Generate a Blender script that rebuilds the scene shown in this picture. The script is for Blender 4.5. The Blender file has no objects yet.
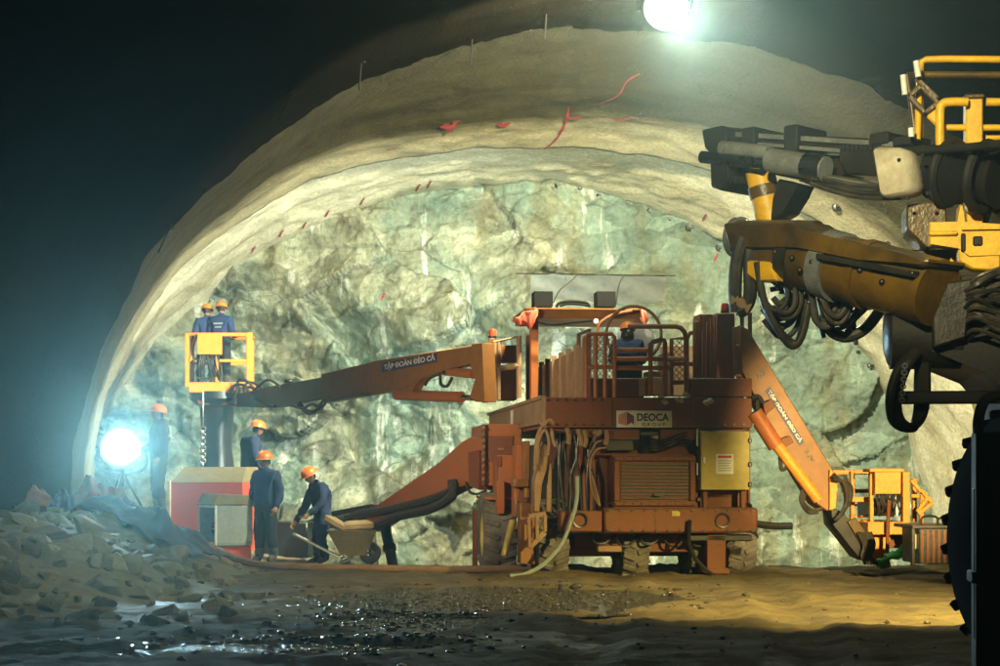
import bpy, bmesh, math, random
from mathutils import Vector, Matrix, noise as mn
from mathutils.bvhtree import BVHTree
random.seed(7)
S = bpy.context.scene
COL = S.collection
R = math.radians
PI = math.pi

# ------------------------------------------------------------------ camera, world, exposure, lamps
FPX, HX, HY, CAMZ = 1800.0, 500.0, 471.0, 1.5
cam = bpy.data.objects.new('camera', bpy.data.cameras.new('camera'))
COL.objects.link(cam)
cam.data.sensor_width = 36.0
cam.data.lens = 36.0 * FPX / 1000.0
cam.data.shift_y = 0.138
cam.location = (0, 0, CAMZ)
cam.rotation_euler = (R(90), 0, 0)
cam.data.clip_start = 0.1
cam.data.clip_end = 500
S.camera = cam

W = bpy.data.worlds.new('World'); S.world = W
W.use_nodes = True
_n = W.node_tree.nodes; _l = W.node_tree.links
sky = _n.new('ShaderNodeTexSky'); sky.sky_type = 'NISHITA'; sky.sun_disc = False
sky.sun_elevation = R(1.0); sky.sun_rotation = R(200)
_l.new(sky.outputs[0], _n['Background'].inputs[0])
_n['Background'].inputs[1].default_value = 0.004          # night outside the portal

S.view_settings.view_transform = 'Standard'
S.view_settings.look = 'None'
S.view_settings.exposure = 0.0
S.view_settings.gamma = 1.0
S.cycles.volume_bounces = 0
S.cycles.max_bounces = 6
S.cycles.use_denoising = True
S.cycles.sample_clamp_indirect = 3.0

def P(px, py, Y):
    return Vector(((px - HX) * Y / FPX, Y, CAMZ + (HY - py) * Y / FPX))

def lamp(name, kind, loc, energy, color, radius=0.1, aim=None, angle=60, blend=0.6):
    d = bpy.data.lights.new(name, kind); d.energy = energy; d.color = color
    d.shadow_soft_size = radius
    if kind == 'SPOT':
        d.spot_size = R(angle); d.spot_blend = blend
    o = bpy.data.objects.new(name, d); COL.objects.link(o); o.location = loc
    if aim is not None:
        o.rotation_euler = (Vector(aim) - Vector(loc)).to_track_quat('-Z', 'Y').to_euler()
    return o

L_CROWN = P(665, 11, 26.5)
L_LEFT = P(122, 447, 28.6)
lamp('crown_light', 'SPOT', L_CROWN + Vector((0, .45, -.05)), 20000, (1.0, .90, .55), .25, (-.5, 40, 6.0), 146, .6)
lamp('crown_glow_light', 'POINT', L_CROWN + Vector((0, -.42, -.1)), 800, (.92, 1.0, .74), .2)
lamp('tripod_light', 'SPOT', L_LEFT + Vector((.12, -.42, 0)), 2700, (.50, .84, 1.0), .2, (-.9, 8, 3.1), 58, 1.0)
lamp('tripod_spill_light', 'POINT', L_LEFT + Vector((.1, -.40, 0)), 70, (.66, .90, 1.0), .2)
lamp('roof_flood_light', 'SPOT', P(543, 297, 29.5), 8000, (.84, 1.0, .88), .15, (-3.3, 41, 2.7), 84, .75)
lamp('roof_flood_light', 'SPOT', P(607, 297, 29.5), 2300, (.76, 1.0, .84), .15, (3.5, 41, 3.6), 92, .7)
lamp('basket_head_light', 'SPOT', (6.6, 15.2, 3.1), 15000, (1.0, .74, .30), .12, (5.2, 25.8, 1.75), 25, .7)
lamp('ground_head_light', 'SPOT', (7.0, 14.6, 4.2), 19000, (1.0, .76, .24), .12, (3.6, 20.0, 0), 51, 1.0)
L_WORK = Vector((-.8, 3.0, 5.4))
lamp('work_light', 'SPOT', L_WORK, 7200, (1.0, .88, .48), .15, (3.2, 12.3, 4.0), 27, .75)
lamp('crown_back_light', 'SPOT', L_CROWN + Vector((0, -.45, -.1)), 3800, (.95, 1.0, .86), .18, (3.0, 12.5, 3.7), 20, .8)
L_HEAP = Vector((2.6, 13.0, 7.6))
lamp('work_light', 'SPOT', L_HEAP, 2500, (1.0, .96, .50), .15, (-5.2, 22.6, .4), 40, 1.0)  # added lamp out of view, placed to rake across the heap
L_SIDE = Vector((-5.1, 17.0, 3.4))
lamp('side_fill_light', 'SPOT', L_SIDE, 5200, (1.0, .80, .50), .12, (.1, 28.0, 2.5), 36, 1.0)  # added fill out of view for the orange rig's left flank and rear

# ------------------------------------------------------------------ helpers
class Frame:
    """vertical plane through O turned by yaw; local x right, y away, z up"""
    def __init__(s, O, yaw=0.0):
        s.O = Vector(O); s.yaw = R(yaw)
        s.x = Vector((math.cos(s.yaw), math.sin(s.yaw), 0)); s.y = Vector((-math.sin(s.yaw), math.cos(s.yaw), 0))
    def L(s, px, py, dl=0.0):
        u, v = (px - HX) / FPX, (HY - py) / FPX
        t = (dl + s.O.dot(s.y)) / (u * s.y.x + s.y.y)
        w = Vector((u * t, t, CAMZ + v * t)) - s.O
        return Vector((w.dot(s.x), dl, w.z))
    def w2l(s, w):
        w = Vector(w) - s.O
        return Vector((w.dot(s.x), w.dot(s.y), w.z))

def frame2(p0, p1):
    p0, p1 = Vector(p0), Vector(p1)
    d = p1 - p0
    return Frame(p0, math.degrees(math.atan2(d.y, d.x)))

def tag(o, label=None, cat=None, group=None, kind=None):
    if label: o['label'] = label
    if cat: o['category'] = cat
    if group: o['group'] = group
    if kind: o['kind'] = kind
    return o

def thing(name, label, cat, fr=None, loc=(0, 0, 0), rz=0.0, group=None):
    o = bpy.data.objects.new(name, None); COL.objects.link(o)
    o.empty_display_size = .2
    if fr: o.location = fr.O; o.rotation_euler = (0, 0, fr.yaw)
    else: o.location = loc; o.rotation_euler = (0, 0, rz)
    return tag(o, label, cat, group)

def copy_tree(o, parent=None):
    c = o.copy(); COL.objects.link(c)
    if parent: c.parent = parent
    for ch in list(o.children): copy_tree(ch, c)
    return c

def cr(pts, n=6):
    pts = [Vector(p) for p in pts]
    if len(pts) < 3: return pts
    q = [pts[0] * 2 - pts[1]] + pts + [pts[-1] * 2 - pts[-2]]
    out = []
    for i in range(1, len(q) - 2):
        a, b, c, d = q[i - 1:i + 3]
        for k in range(n):
            t = k / n
            out.append(.5 * ((2 * b) + (c - a) * t + (2 * a - 5 * b + 4 * c - d) * t * t + (3 * b - a - 3 * c + d) * t ** 3))
    out.append(pts[-1]); return out

class MB:
    def __init__(s): s.bm = bmesh.new()
    def box(s, x0, x1, y0, y1, z0, z1, b=.012, mi=0):
        m = Matrix.Translation(((x0 + x1) / 2, (y0 + y1) / 2, (z0 + z1) / 2)) @ Matrix.Diagonal((max(abs(x1 - x0), .003), max(abs(y1 - y0), .003), max(abs(z1 - z0), .003), 1))
        return s._box(m, b, min(abs(x1 - x0), abs(y1 - y0), abs(z1 - z0)), mi)
    def _box(s, m, b, mn_, mi=0):
        r = bmesh.ops.create_cube(s.bm, size=1, matrix=m)
        fs = {f for v in r['verts'] for f in v.link_faces}
        for f in fs: f.material_index = mi
        if b and mn_ > b * 2.5:
            es = {e for v in r['verts'] for e in v.link_edges}
            rr = bmesh.ops.bevel(s.bm, geom=list(es), offset=b, segments=1, affect='EDGES', profile=.5)
            for f in rr['faces']: f.material_index = mi
        return s
    def beam(s, p0, p1, w, h, up=(0, 0, 1), b=.008, mi=0):
        p0, p1 = Vector(p0), Vector(p1); d = p1 - p0; L = d.length; d.normalize()
        up = Vector(up)
        if abs(d.dot(up)) > .98: up = Vector((0, 1, 0))
        x = d.cross(up).normalized(); z = x.cross(d).normalized()
        m = Matrix((x, d, z)).transposed().to_4x4(); m.translation = (p0 + p1) / 2
        return s._box(m @ Matrix.Diagonal((w, L, h, 1)), b, min(w, h, L), mi)
    def tube(s, pts, r, n=7, mi=0, closed=False):
        pts = [Vector(p) for p in pts]; N = len(pts)
        rs = r if isinstance(r, (list, tuple)) else [r] * N
        prev = None; rings = []
        for i in range(N):
            a = pts[(i - 1) % N] if (closed or i) else pts[i]
            c = pts[(i + 1) % N] if (closed or i < N - 1) else pts[i]
            t = (c - a)
            t = t.normalized() if t.length > 1e-9 else Vector((0, 0, 1))
            if prev is None:
                ref = Vector((0, 0, 1)) if abs(t.z) < .9 else Vector((1, 0, 0))
                nx = t.cross(ref).normalized()
            else:
                nx = (prev - t * prev.dot(t))
                nx = nx.normalized() if nx.length > 1e-6 else t.orthogonal().normalized()
            prev = nx; ny = t.cross(nx)
            rings.append([s.bm.verts.new(pts[i] + (nx * math.cos(2 * PI * k / n) + ny * math.sin(2 * PI * k / n)) * rs[i]) for k in range(n)])
        for i in range(N if closed else N - 1):
            A, B = rings[i], rings[(i + 1) % N]
            for k in range(n):
                f = s.bm.faces.new((A[k], A[(k + 1) % n], B[(k + 1) % n], B[k])); f.material_index = mi
        if not closed:
            for A in (rings[0], rings[-1]):
                if n > 2: f = s.bm.faces.new(A); f.material_index = mi
        return s
    def cyl(s, p0, p1, r, r2=None, n=16, mi=0):
        return s.tube([p0, p1], [r, r if r2 is None else r2], n, mi)
    def prism(s, pts, y0, y1, mi=0, b=.01):
        """outline (x, z) in the local plane, thickness along y"""
        A = [s.bm.verts.new((p[0], y0, p[-1])) for p in pts]
        B = [s.bm.verts.new((p[0], y1, p[-1])) for p in pts]
        fs = [s.bm.faces.new(A), s.bm.faces.new(B)]
        N = len(pts)
        for i in range(N): fs.append(s.bm.faces.new((A[i], A[(i + 1) % N], B[(i + 1) % N], B[i])))
        for f in fs: f.material_index = mi
        if b:
            es = {e for f in fs for e in f.edges}
            rr = bmesh.ops.bevel(s.bm, geom=list(es), offset=b, segments=1, affect='EDGES', profile=.5, clamp_overlap=True)
            for f in rr['faces']: f.material_index = mi
        return s
    def lathe(s, prof, org, axis=(0, 0, 1), n=24, mi=0):
        axis = Vector(axis).normalized(); x = axis.orthogonal().normalized(); y = axis.cross(x); org = Vector(org)
        rings = []
        for (r, z) in prof:
            rings.append([s.bm.verts.new(org + axis * z + (x * math.cos(2 * PI * k / n) + y * math.sin(2 * PI * k / n)) * max(r, 1e-4)) for k in range(n)])
        for A, B in zip(rings, rings[1:]):
            for k in range(n):
                f = s.bm.faces.new((A[k], A[(k + 1) % n], B[(k + 1) % n], B[k])); f.material_index = mi
        return s
    def ball(s, c, r, sub=2, mi=0, sc=(1, 1, 1)):
        m = Matrix.Translation(c) @ Matrix.Diagonal((r * sc[0], r * sc[1], r * sc[2], 1))
        rr = bmesh.ops.create_icosphere(s.bm, subdivisions=sub, radius=1, matrix=m)
        for f in {f for v in rr['verts'] for f in v.link_faces}: f.material_index = mi
        return s
    def torus(s, c, Rr, r, axis=(0, 1, 0), n=28, m=8, mi=0):
        axis = Vector(axis).normalized(); x = axis.orthogonal().normalized(); y = axis.cross(x); c = Vector(c)
        return s.tube([c + (x * math.cos(2 * PI * k / n) + y * math.sin(2 * PI * k / n)) * Rr for k in range(n)], r, m, mi, True)
    def build(s, name, mats, parent=None, ang=40, fix=True):
        bm = s.bm
        if fix: bmesh.ops.recalc_face_normals(bm, faces=bm.faces[:])
        ca = R(ang)
        for f in bm.faces: f.smooth = True
        for e in bm.edges:
            if len(e.link_faces) == 2:
                if e.calc_face_angle(0) > ca: e.smooth = False
        me = bpy.data.meshes.new(name); bm.to_mesh(me); bm.free()
        if not isinstance(mats, (list, tuple)): mats = [mats]
        for m in mats: me.materials.append(m)
        o = bpy.data.objects.new(name, me); COL.objects.link(o)
        if parent: o.parent = parent
        return o

# ------------------------------------------------------------------ materials
def newmat(name):
    m = bpy.data.materials.new(name); m.use_nodes = True
    return m, m.node_tree.nodes, m.node_tree.links, m.node_tree.nodes['Principled BSDF']

def nz(N, Lk, scale, detail=6, rough=.6, vec=None, stretch=None, geo=False):
    n = N.new('ShaderNodeTexNoise'); n.inputs['Scale'].default_value = scale
    n.inputs['Detail'].default_value = detail; n.inputs['Roughness'].default_value = rough
    if vec is None:
        tc = N.new('ShaderNodeTexCoord'); vec = tc.outputs['Object']
    if stretch:
        mp = N.new('ShaderNodeMapping'); mp.inputs['Scale'].default_value = stretch
        Lk.new(vec, mp.inputs['Vector']); vec = mp.outputs[0]
    Lk.new(vec, n.inputs['Vector']); return n

def ramp(N, Lk, src, stops):
    r = N.new('ShaderNodeValToRGB'); e = r.color_ramp.elements
    while len(e) < len(stops): e.new(.5)
    for el, (p, c) in zip(e, stops):
        el.position = p; el.color = c if len(c) == 4 else (*c, 1)
    Lk.new(src, r.inputs[0]); return r

def mix(N, Lk, fac, a, b):
    m = N.new('ShaderNodeMix'); m.data_type = 'RGBA'
    for sock, v in ((m.inputs[0], fac), (m.inputs[6], a), (m.inputs[7], b)):
        if hasattr(v, 'is_linked') or hasattr(v, 'node'): Lk.new(v, sock)
        elif isinstance(v, (int, float)): sock.default_value = v
        else: sock.default_value = (*v, 1) if len(v) == 3 else v
    return m.outputs[2]

def pmat(name, base, dirt=(.12, .09, .055), amt=.5, scale=3.0, rough=.55, metal=0.0, bump=.15, bscale=30, spec=.4, up=.35):
    """painted or plain surface with uneven tone, grime blotches and dust lying on upward faces"""
    m, N, Lk, B = newmat(name)
    n1 = nz(N, Lk, scale, 8, .68); n2 = nz(N, Lk, scale * 6.3, 5, .6)
    dk = tuple(c * .62 for c in base); lt = tuple(min(1, c * 1.18) for c in base)
    c1 = mix(N, Lk, n2.outputs[0], dk, lt)
    f = ramp(N, Lk, n1.outputs[0], [(.5 - .12, (0, 0, 0)), (.72, (amt, amt, amt))])
    c2 = mix(N, Lk, f.outputs[0], c1, dirt)
    if up:
        g = N.new('ShaderNodeNewGeometry'); sx = N.new('ShaderNodeSeparateXYZ'); Lk.new(g.outputs['Normal'], sx.inputs[0])
        mr = N.new('ShaderNodeMapRange'); mr.inputs[1].default_value = .35; mr.inputs[2].default_value = 1.0; mr.inputs[4].default_value = up
        Lk.new(sx.outputs['Z'], mr.inputs[0])
        c2 = mix(N, Lk, mr.outputs[0], c2, (.2, .17, .11))
    Lk.new(c2, B.inputs['Base Color'])
    rr = N.new('ShaderNodeMapRange'); rr.inputs[3].default_value = max(.05, rough - .15); rr.inputs[4].default_value = min(1, rough + .25)
    Lk.new(n1.outputs[0], rr.inputs[0]); Lk.new(rr.outputs[0], B.inputs['Roughness'])
    B.inputs['Metallic'].default_value = metal; B.inputs['Specular IOR Level'].default_value = spec
    if bump:
        n3 = nz(N, Lk, bscale, 4, .6); bp = N.new('ShaderNodeBump'); bp.inputs['Strength'].default_value = bump; bp.inputs['Distance'].default_value = .02
        Lk.new(n3.outputs[0], bp.inputs['Height']); Lk.new(bp.outputs[0], B.inputs['Normal'])
    return m

def emat(name, col, strength):
    m, N, Lk, B = newmat(name)
    B.inputs['Base Color'].default_value = (*col, 1); B.inputs['Emission Color'].default_value = (*col, 1)
    B.inputs['Emission Strength'].default_value = strength
    return m

M = {}
M['orange'] = pmat('orange paint', (.36, .095, .012), (.16, .10, .05), .5, 3.0, .5)
M['orange_bright'] = pmat('basket orange paint', (.72, .27, .025), (.16, .09, .03), .35, 3, .45, up=.1)
M['boom_orange'] = pmat('boom orange paint', (.26, .10, .014), (.10, .06, .025), .6, 1.3, .45)
M['rust'] = pmat('red brown grimy paint', (.165, .042, .008), (.13, .075, .035), .5, 3.2, .6, bump=.3)
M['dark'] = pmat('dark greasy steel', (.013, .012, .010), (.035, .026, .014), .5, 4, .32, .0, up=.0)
M['black'] = pmat('black rubber', (.010, .010, .010), (.035, .03, .02), .4, 5, .55, up=0, spec=.25)
M['soot'] = pmat('matt black lamp housing', (.004, .004, .004), (.008, .007, .006), .3, 5, .9, bump=0, up=0, spec=.1)
M['hose'] = pmat('black hydraulic hose', (.018, .017, .016), (.10, .08, .05), .5, 8, .4, up=.2)
M['tan'] = pmat('dust coated panel', (.30, .19, .10), (.16, .08, .035), .8, 3, .75)
M['steel'] = pmat('polished steel rod', (.55, .55, .53), (.12, .1, .08), .35, 6, .22, 1.0, bump=.05, up=0)
M['worn_steel'] = pmat('worn steel rail', (.27, .29, .29), (.04, .04, .035), .7, 5, .24, .35, bump=.1)
M['yellow'] = pmat('yellow machine paint', (.74, .42, .006), (.12, .07, .012), .45, 3.5, .38, up=.2)
M['yellow_dirty'] = pmat('greasy yellow boom paint', (.12, .066, .006), (.012, .009, .005), 1.0, 2.0, .26, bump=.25, up=.3)
M['cabinet'] = pmat('olive yellow cabinet paint', (.42, .34, .075), (.2, .15, .06), .35, 2, .5)
M['white'] = pmat('white board', (.72, .72, .70), (.3, .26, .2), .35, 3, .5)
M['cream'] = pmat('cream plastic flap', (.55, .50, .38), (.14, .10, .05), .7, 4, .5)
M['red'] = pmat('red pump paint', (.55, .06, .025), (.2, .10, .06), .5, 2.5, .5)
M['grey'] = pmat('pale grey sheet steel', (.27, .33, .34), (.17, .18, .16), .5, 2.5, .5)
M['tyre'] = pmat('dusty tyre rubber', (.075, .07, .06), (.24, .21, .16), .8, 4, .85, bump=.5, bscale=14)
M['concrete'] = pmat('pale concrete', (.58, .55, .43), (.32, .28, .18), .5, 4, .9, bump=.4)
M['helmet'] = pmat('orange helmet plastic', (.80, .20, .025), (.35, .12, .03), .25, 6, .35, bump=0, up=0)
M['blue_cloth'] = pmat('navy work cloth', (.013, .030, .105), (.022, .028, .05), .5, 6, .9, bump=.4, bscale=18, up=0)
M['dark_cloth'] = pmat('dark work trousers', (.009, .013, .024), (.026, .024, .02), .5, 6, .9, bump=.4, bscale=18, up=0)
M['skin'] = pmat('skin', (.33, .17, .10), (.2, .1, .06), .3, 8, .55, bump=0, up=0)
M['boot'] = pmat('muddy boots', (.03, .027, .022), (.12, .09, .055), .8, 8, .8, up=0)
M['glove'] = pmat('work gloves', (.40, .20, .07), (.2, .12, .06), .5, 8, .9, up=0)
M['hair'] = pmat('black hair', (.012, .01, .009), (.02, .018, .015), .3, 8, .6, bump=0, up=0)
M['sack'] = pmat('brown woven sack', (.30, .21, .10), (.16, .11, .06), .6, 5, .9, bump=.5, bscale=20)
M['blue_tarp'] = pmat('blue tarpaulin', (.035, .07, .20), (.06, .06, .07), .5, 4, .45, bump=.3, bscale=6)
M['red_tarp'] = pmat('faded red tarpaulin', (.34, .075, .035), (.14, .07, .05), .6, 4, .6, bump=.3, bscale=6)
M['red_cloth'] = pmat('faded red cloth', (.62, .11, .06), (.3, .08, .05), .4, 6, .85, bump=.3)
M['redlamp'] = pmat('red beacon lens', (.55, .05, .02), (.3, .04, .02), .2, 6, .25, bump=0, up=0)
M['navy_ink'] = pmat('navy lettering', (.02, .03, .10), amt=0.1, bump=0, up=0)
M['navy_plate'] = pmat('navy sign plate', (.03, .035, .10), (.06, .05, .05), .3, 4, .5, bump=0, up=0)
M['white_ink'] = pmat('white lettering', (.74, .72, .68), amt=.25, bump=0, up=0, rough=.6)
M['red_ink'] = pmat('red lettering', (.45, .05, .03), amt=.2, bump=0, up=0)
M['logo_pink'] = pmat('salmon logo paint', (.52, .22, .16), amt=.2, bump=0, up=0)
M['logo_purple'] = pmat('purple logo paint', (.16, .03, .14), amt=.2, bump=0, up=0)
M['green'] = pmat('green hose', (.02, .42, .05), (.05, .15, .03), .4, 8, .4, bump=.2)
M['sheet'] = pmat('pale plastic sheet', (.13, .14, .125), (.3, .3, .26), .5, 2, .6, up=0)
M['screw'] = M['worn_steel']
M['lens_warm'] = emat('lamp lens warm white', (1, .98, .90), 60)
M['lens_cool'] = emat('lamp lens cool white', (.85, .95, 1), 60)
def lens_mat(name, col, s):
    m, N, Lk, B = newmat(name)
    tc = N.new('ShaderNodeTexCoord'); mp = N.new('ShaderNodeMapping'); mp.inputs['Scale'].default_value = (1, 0, 1); Lk.new(tc.outputs['Object'], mp.inputs[0])
    ln = N.new('ShaderNodeVectorMath'); ln.operation = 'LENGTH'; Lk.new(mp.outputs[0], ln.inputs[0])
    r = ramp(N, Lk, ln.outputs['Value'], [(.0, (1, 1, 1)), (.10, (.4, .4, .4)), (.19, (.05, .05, .05)), (.25, (.012, .012, .012)), (.30, (.003, .003, .003)), (.34, (.0015, .0015, .0015))])
    ml = N.new('ShaderNodeMath'); ml.operation = 'MULTIPLY'; ml.inputs[1].default_value = s; Lk.new(r.outputs[0], ml.inputs[0]); Lk.new(ml.outputs[0], B.inputs['Emission Strength'])
    B.inputs['Base Color'].default_value = (.02, .02, .02, 1); B.inputs['Emission Color'].default_value = (*col, 1); B.inputs['Roughness'].default_value = .6
    return m
M['lens_crown'] = lens_mat('crown lamp lens', (.94, 1, .94), 130); M['lens_tripod'] = lens_mat('tripod lamp lens', (.78, .93, 1), 130)
M['lens_amber'] = emat('small amber lamp', (1, .6, .15), 12)
M['lens_head'] = emat('head lamp lens', (1, .85, .55), 12)

# rock of the tunnel face
def rock_mat():
    m, N, Lk, B = newmat('blasted rock face')
    tc = N.new('ShaderNodeTexCoord'); v = tc.outputs['Object']
    big = nz(N, Lk, .42, 5, .6, v); mid = nz(N, Lk, 1.5, 8, .7, v); fine = nz(N, Lk, 9, 8, .7, v)
    strk = nz(N, Lk, 1.0, 6, .65, v, (1.7, 1, .22)); strk2 = nz(N, Lk, .9, 5, .6, v, (1.1, 1, .3))
    base = ramp(N, Lk, mid.outputs[0], [(.30, (.085, .09, .06)), (.42, (.19, .20, .135)), (.55, (.29, .30, .215)), (.70, (.46, .47, .37))])
    sx_ = N.new('ShaderNodeSeparateXYZ'); Lk.new(v, sx_.inputs[0]); mx_ = N.new('ShaderNodeMapRange'); mx_.inputs[1].default_value = .5; mx_.inputs[2].default_value = 5; mx_.inputs[4].default_value = .13; Lk.new(sx_.outputs['X'], mx_.inputs[0])
    bt = N.new('ShaderNodeMath'); bt.operation = 'ADD'; Lk.new(big.outputs[0], bt.inputs[0]); Lk.new(mx_.outputs[0], bt.inputs[1])
    teal = ramp(N, Lk, bt.outputs[0], [(.44, (0, 0, 0)), (.58, (.85, .85, .85))])
    c = mix(N, Lk, teal.outputs[0], base.outputs[0], mix(N, Lk, mid.outputs[0], (.045, .09, .075), (.30, .41, .34)))
    och = ramp(N, Lk, strk2.outputs[0], [(.53, (0, 0, 0)), (.61, (.48, .48, .48))])
    c = mix(N, Lk, och.outputs[0], c, mix(N, Lk, mid.outputs[0], (.10, .085, .03), (.27, .225, .10)))
    wh = ramp(N, Lk, strk.outputs[0], [(.57, (0, 0, 0)), (.64, (.85, .85, .85))])
    c = mix(N, Lk, wh.outputs[0], c, (.62, .65, .58))
    wv = nz(N, Lk, 1.4, 3, .55, v)
    dv = N.new('ShaderNodeVectorMath'); dv.operation = 'MULTIPLY_ADD'
    dv.inputs[1].default_value = (.45, .45, .45); Lk.new(wv.outputs[1], dv.inputs[0]); Lk.new(v, dv.inputs[2])
    mpv = N.new('ShaderNodeMapping'); mpv.inputs['Rotation'].default_value = (0, .6, 0); mpv.inputs['Scale'].default_value = (.55, .55, 1.25); Lk.new(dv.outputs[0], mpv.inputs['Vector'])
    vo = N.new('ShaderNodeTexVoronoi'); vo.feature = 'DISTANCE_TO_EDGE'; vo.inputs['Scale'].default_value = .8
    Lk.new(mpv.outputs[0], vo.inputs['Vector'])
    pc = N.new('ShaderNodeTexVoronoi'); pc.feature = 'F1'; pc.inputs['Scale'].default_value = 1.7; Lk.new(mpv.outputs[0], pc.inputs['Vector'])
    sp3 = N.new('ShaderNodeSeparateColor'); Lk.new(pc.outputs['Color'], sp3.inputs[0])
    pr3 = ramp(N, Lk, sp3.outputs[0], [(.0, (.66, .66, .64)), (1.0, (1.28, 1.28, 1.3))])
    mu3 = N.new('ShaderNodeMix'); mu3.data_type = 'RGBA'; mu3.blend_type = 'MULTIPLY'; mu3.inputs[0].default_value = 1
    Lk.new(c, mu3.inputs[6]); Lk.new(pr3.outputs[0], mu3.inputs[7]); c = mu3.outputs[2]
    ck = ramp(N, Lk, vo.outputs['Distance'], [(.0, (.75, .75, .75)), (.022, (0, 0, 0))])
    msk = nz(N, Lk, .6, 4, .6, v); mk = ramp(N, Lk, msk.outputs[0], [(.50, (0, 0, 0)), (.58, (1, 1, 1))])
    mm = N.new('ShaderNodeMath'); mm.operation = 'MULTIPLY'; Lk.new(ck.outputs[0], mm.inputs[0]); Lk.new(mk.outputs[0], mm.inputs[1])
    c = mix(N, Lk, mm.outputs[0], c, (.05, .045, .025))
    fr = ramp(N, Lk, fine.outputs[0], [(.30, (.66, .66, .66)), (.68, (1.15, 1.15, 1.15))])
    mu = N.new('ShaderNodeMix'); mu.data_type = 'RGBA'; mu.blend_type = 'MULTIPLY'; mu.inputs[0].default_value = 1
    Lk.new(c, mu.inputs[6]); Lk.new(fr.outputs[0], mu.inputs[7])
    Lk.new(mu.outputs[2], B.inputs['Base Color'])
    rr = ramp(N, Lk, strk.outputs[0], [(.40, (.38, .38, .38)), (.62, (.7, .7, .7))]); Lk.new(rr.outputs[0], B.inputs['Roughness'])
    bp = N.new('ShaderNodeBump'); bp.inputs['Strength'].default_value = .8; bp.inputs['Distance'].default_value = .10
    fv = N.new('ShaderNodeTexVoronoi'); fv.inputs['Scale'].default_value = 3.2; fv.feature = 'F1'; Lk.new(mpv.outputs[0], fv.inputs['Vector'])
    ad = N.new('ShaderNodeMath'); ad.operation = 'MULTIPLY_ADD'; ad.inputs[1].default_value = .7; Lk.new(fv.outputs['Distance'], ad.inputs[0]); Lk.new(fine.outputs[0], ad.inputs[2])
    Lk.new(ad.outputs[0], bp.inputs['Height']); Lk.new(bp.outputs[0], B.inputs['Normal'])
    return m
M['rock'] = rock_mat()

def smooth(a, b, x):
    t = max(0, min(1, (x - a) / (b - a))); return t * t * (3 - 2 * t)
def crete_mat(name, c0, c1, stain, bands, bump=.6, spec=.2, far=None):
    m, N, Lk, B = newmat(name)
    tc = N.new('ShaderNodeTexCoord'); v = tc.outputs['Object']
    a = nz(N, Lk, .8, 7, .65, v); b = nz(N, Lk, 12, 8, .7, v); s = nz(N, Lk, .5, 6, .65, v, (.35, bands, .6))
    c = mix(N, Lk, a.outputs[0], c0, c1)
    st = ramp(N, Lk, s.outputs[0], [(.46, (0, 0, 0)), (.66, (.85, .85, .85))])
    c = mix(N, Lk, st.outputs[0], c, stain)
    if far:   # the last metres before the face are paler
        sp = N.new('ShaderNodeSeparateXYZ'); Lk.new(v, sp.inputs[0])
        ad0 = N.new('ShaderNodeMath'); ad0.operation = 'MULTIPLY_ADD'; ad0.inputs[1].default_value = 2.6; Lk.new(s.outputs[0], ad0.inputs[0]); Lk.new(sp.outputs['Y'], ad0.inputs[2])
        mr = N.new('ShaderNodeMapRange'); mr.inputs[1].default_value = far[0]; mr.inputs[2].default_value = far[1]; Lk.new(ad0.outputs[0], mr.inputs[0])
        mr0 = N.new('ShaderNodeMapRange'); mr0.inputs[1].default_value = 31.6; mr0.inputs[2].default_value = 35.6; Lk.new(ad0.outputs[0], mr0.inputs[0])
        c = mix(N, Lk, mr0.outputs[0], tuple(q * .5 for q in stain), c)      # lamp falloff painted in: darker towards the old lining
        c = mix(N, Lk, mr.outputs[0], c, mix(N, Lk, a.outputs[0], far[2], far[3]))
    fr = ramp(N, Lk, b.outputs[0], [(.3, (.6, .6, .6)), (.7, (1.15, 1.15, 1.15))])
    mu = N.new('ShaderNodeMix'); mu.data_type = 'RGBA'; mu.blend_type = 'MULTIPLY'; mu.inputs[0].default_value = 1
    Lk.new(c, mu.inputs[6]); Lk.new(fr.outputs[0], mu.inputs[7]); Lk.new(mu.outputs[2], B.inputs['Base Color'])
    B.inputs['Roughness'].default_value = .88; B.inputs['Specular IOR Level'].default_value = spec
    bp = N.new('ShaderNodeBump'); bp.inputs['Strength'].default_value = bump; bp.inputs['Distance'].default_value = .09
    ad = N.new('ShaderNodeMath'); ad.operation = 'ADD'; Lk.new(b.outputs[0], ad.inputs[0]); Lk.new(a.outputs[0], ad.inputs[1])
    Lk.new(ad.outputs[0], bp.inputs['Height']); Lk.new(bp.outputs[0], B.inputs['Normal'])
    return m
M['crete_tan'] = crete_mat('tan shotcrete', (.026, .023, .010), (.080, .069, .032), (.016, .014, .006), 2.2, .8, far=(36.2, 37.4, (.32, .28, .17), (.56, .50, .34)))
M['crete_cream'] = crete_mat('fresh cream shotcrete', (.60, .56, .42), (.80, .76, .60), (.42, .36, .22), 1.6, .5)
M['crete_old'] = crete_mat('old dark lining', (.003, .0024, .0016), (.007, .0055, .0035), (.002, .0016, .001), 1.2, .5, 0)

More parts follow.
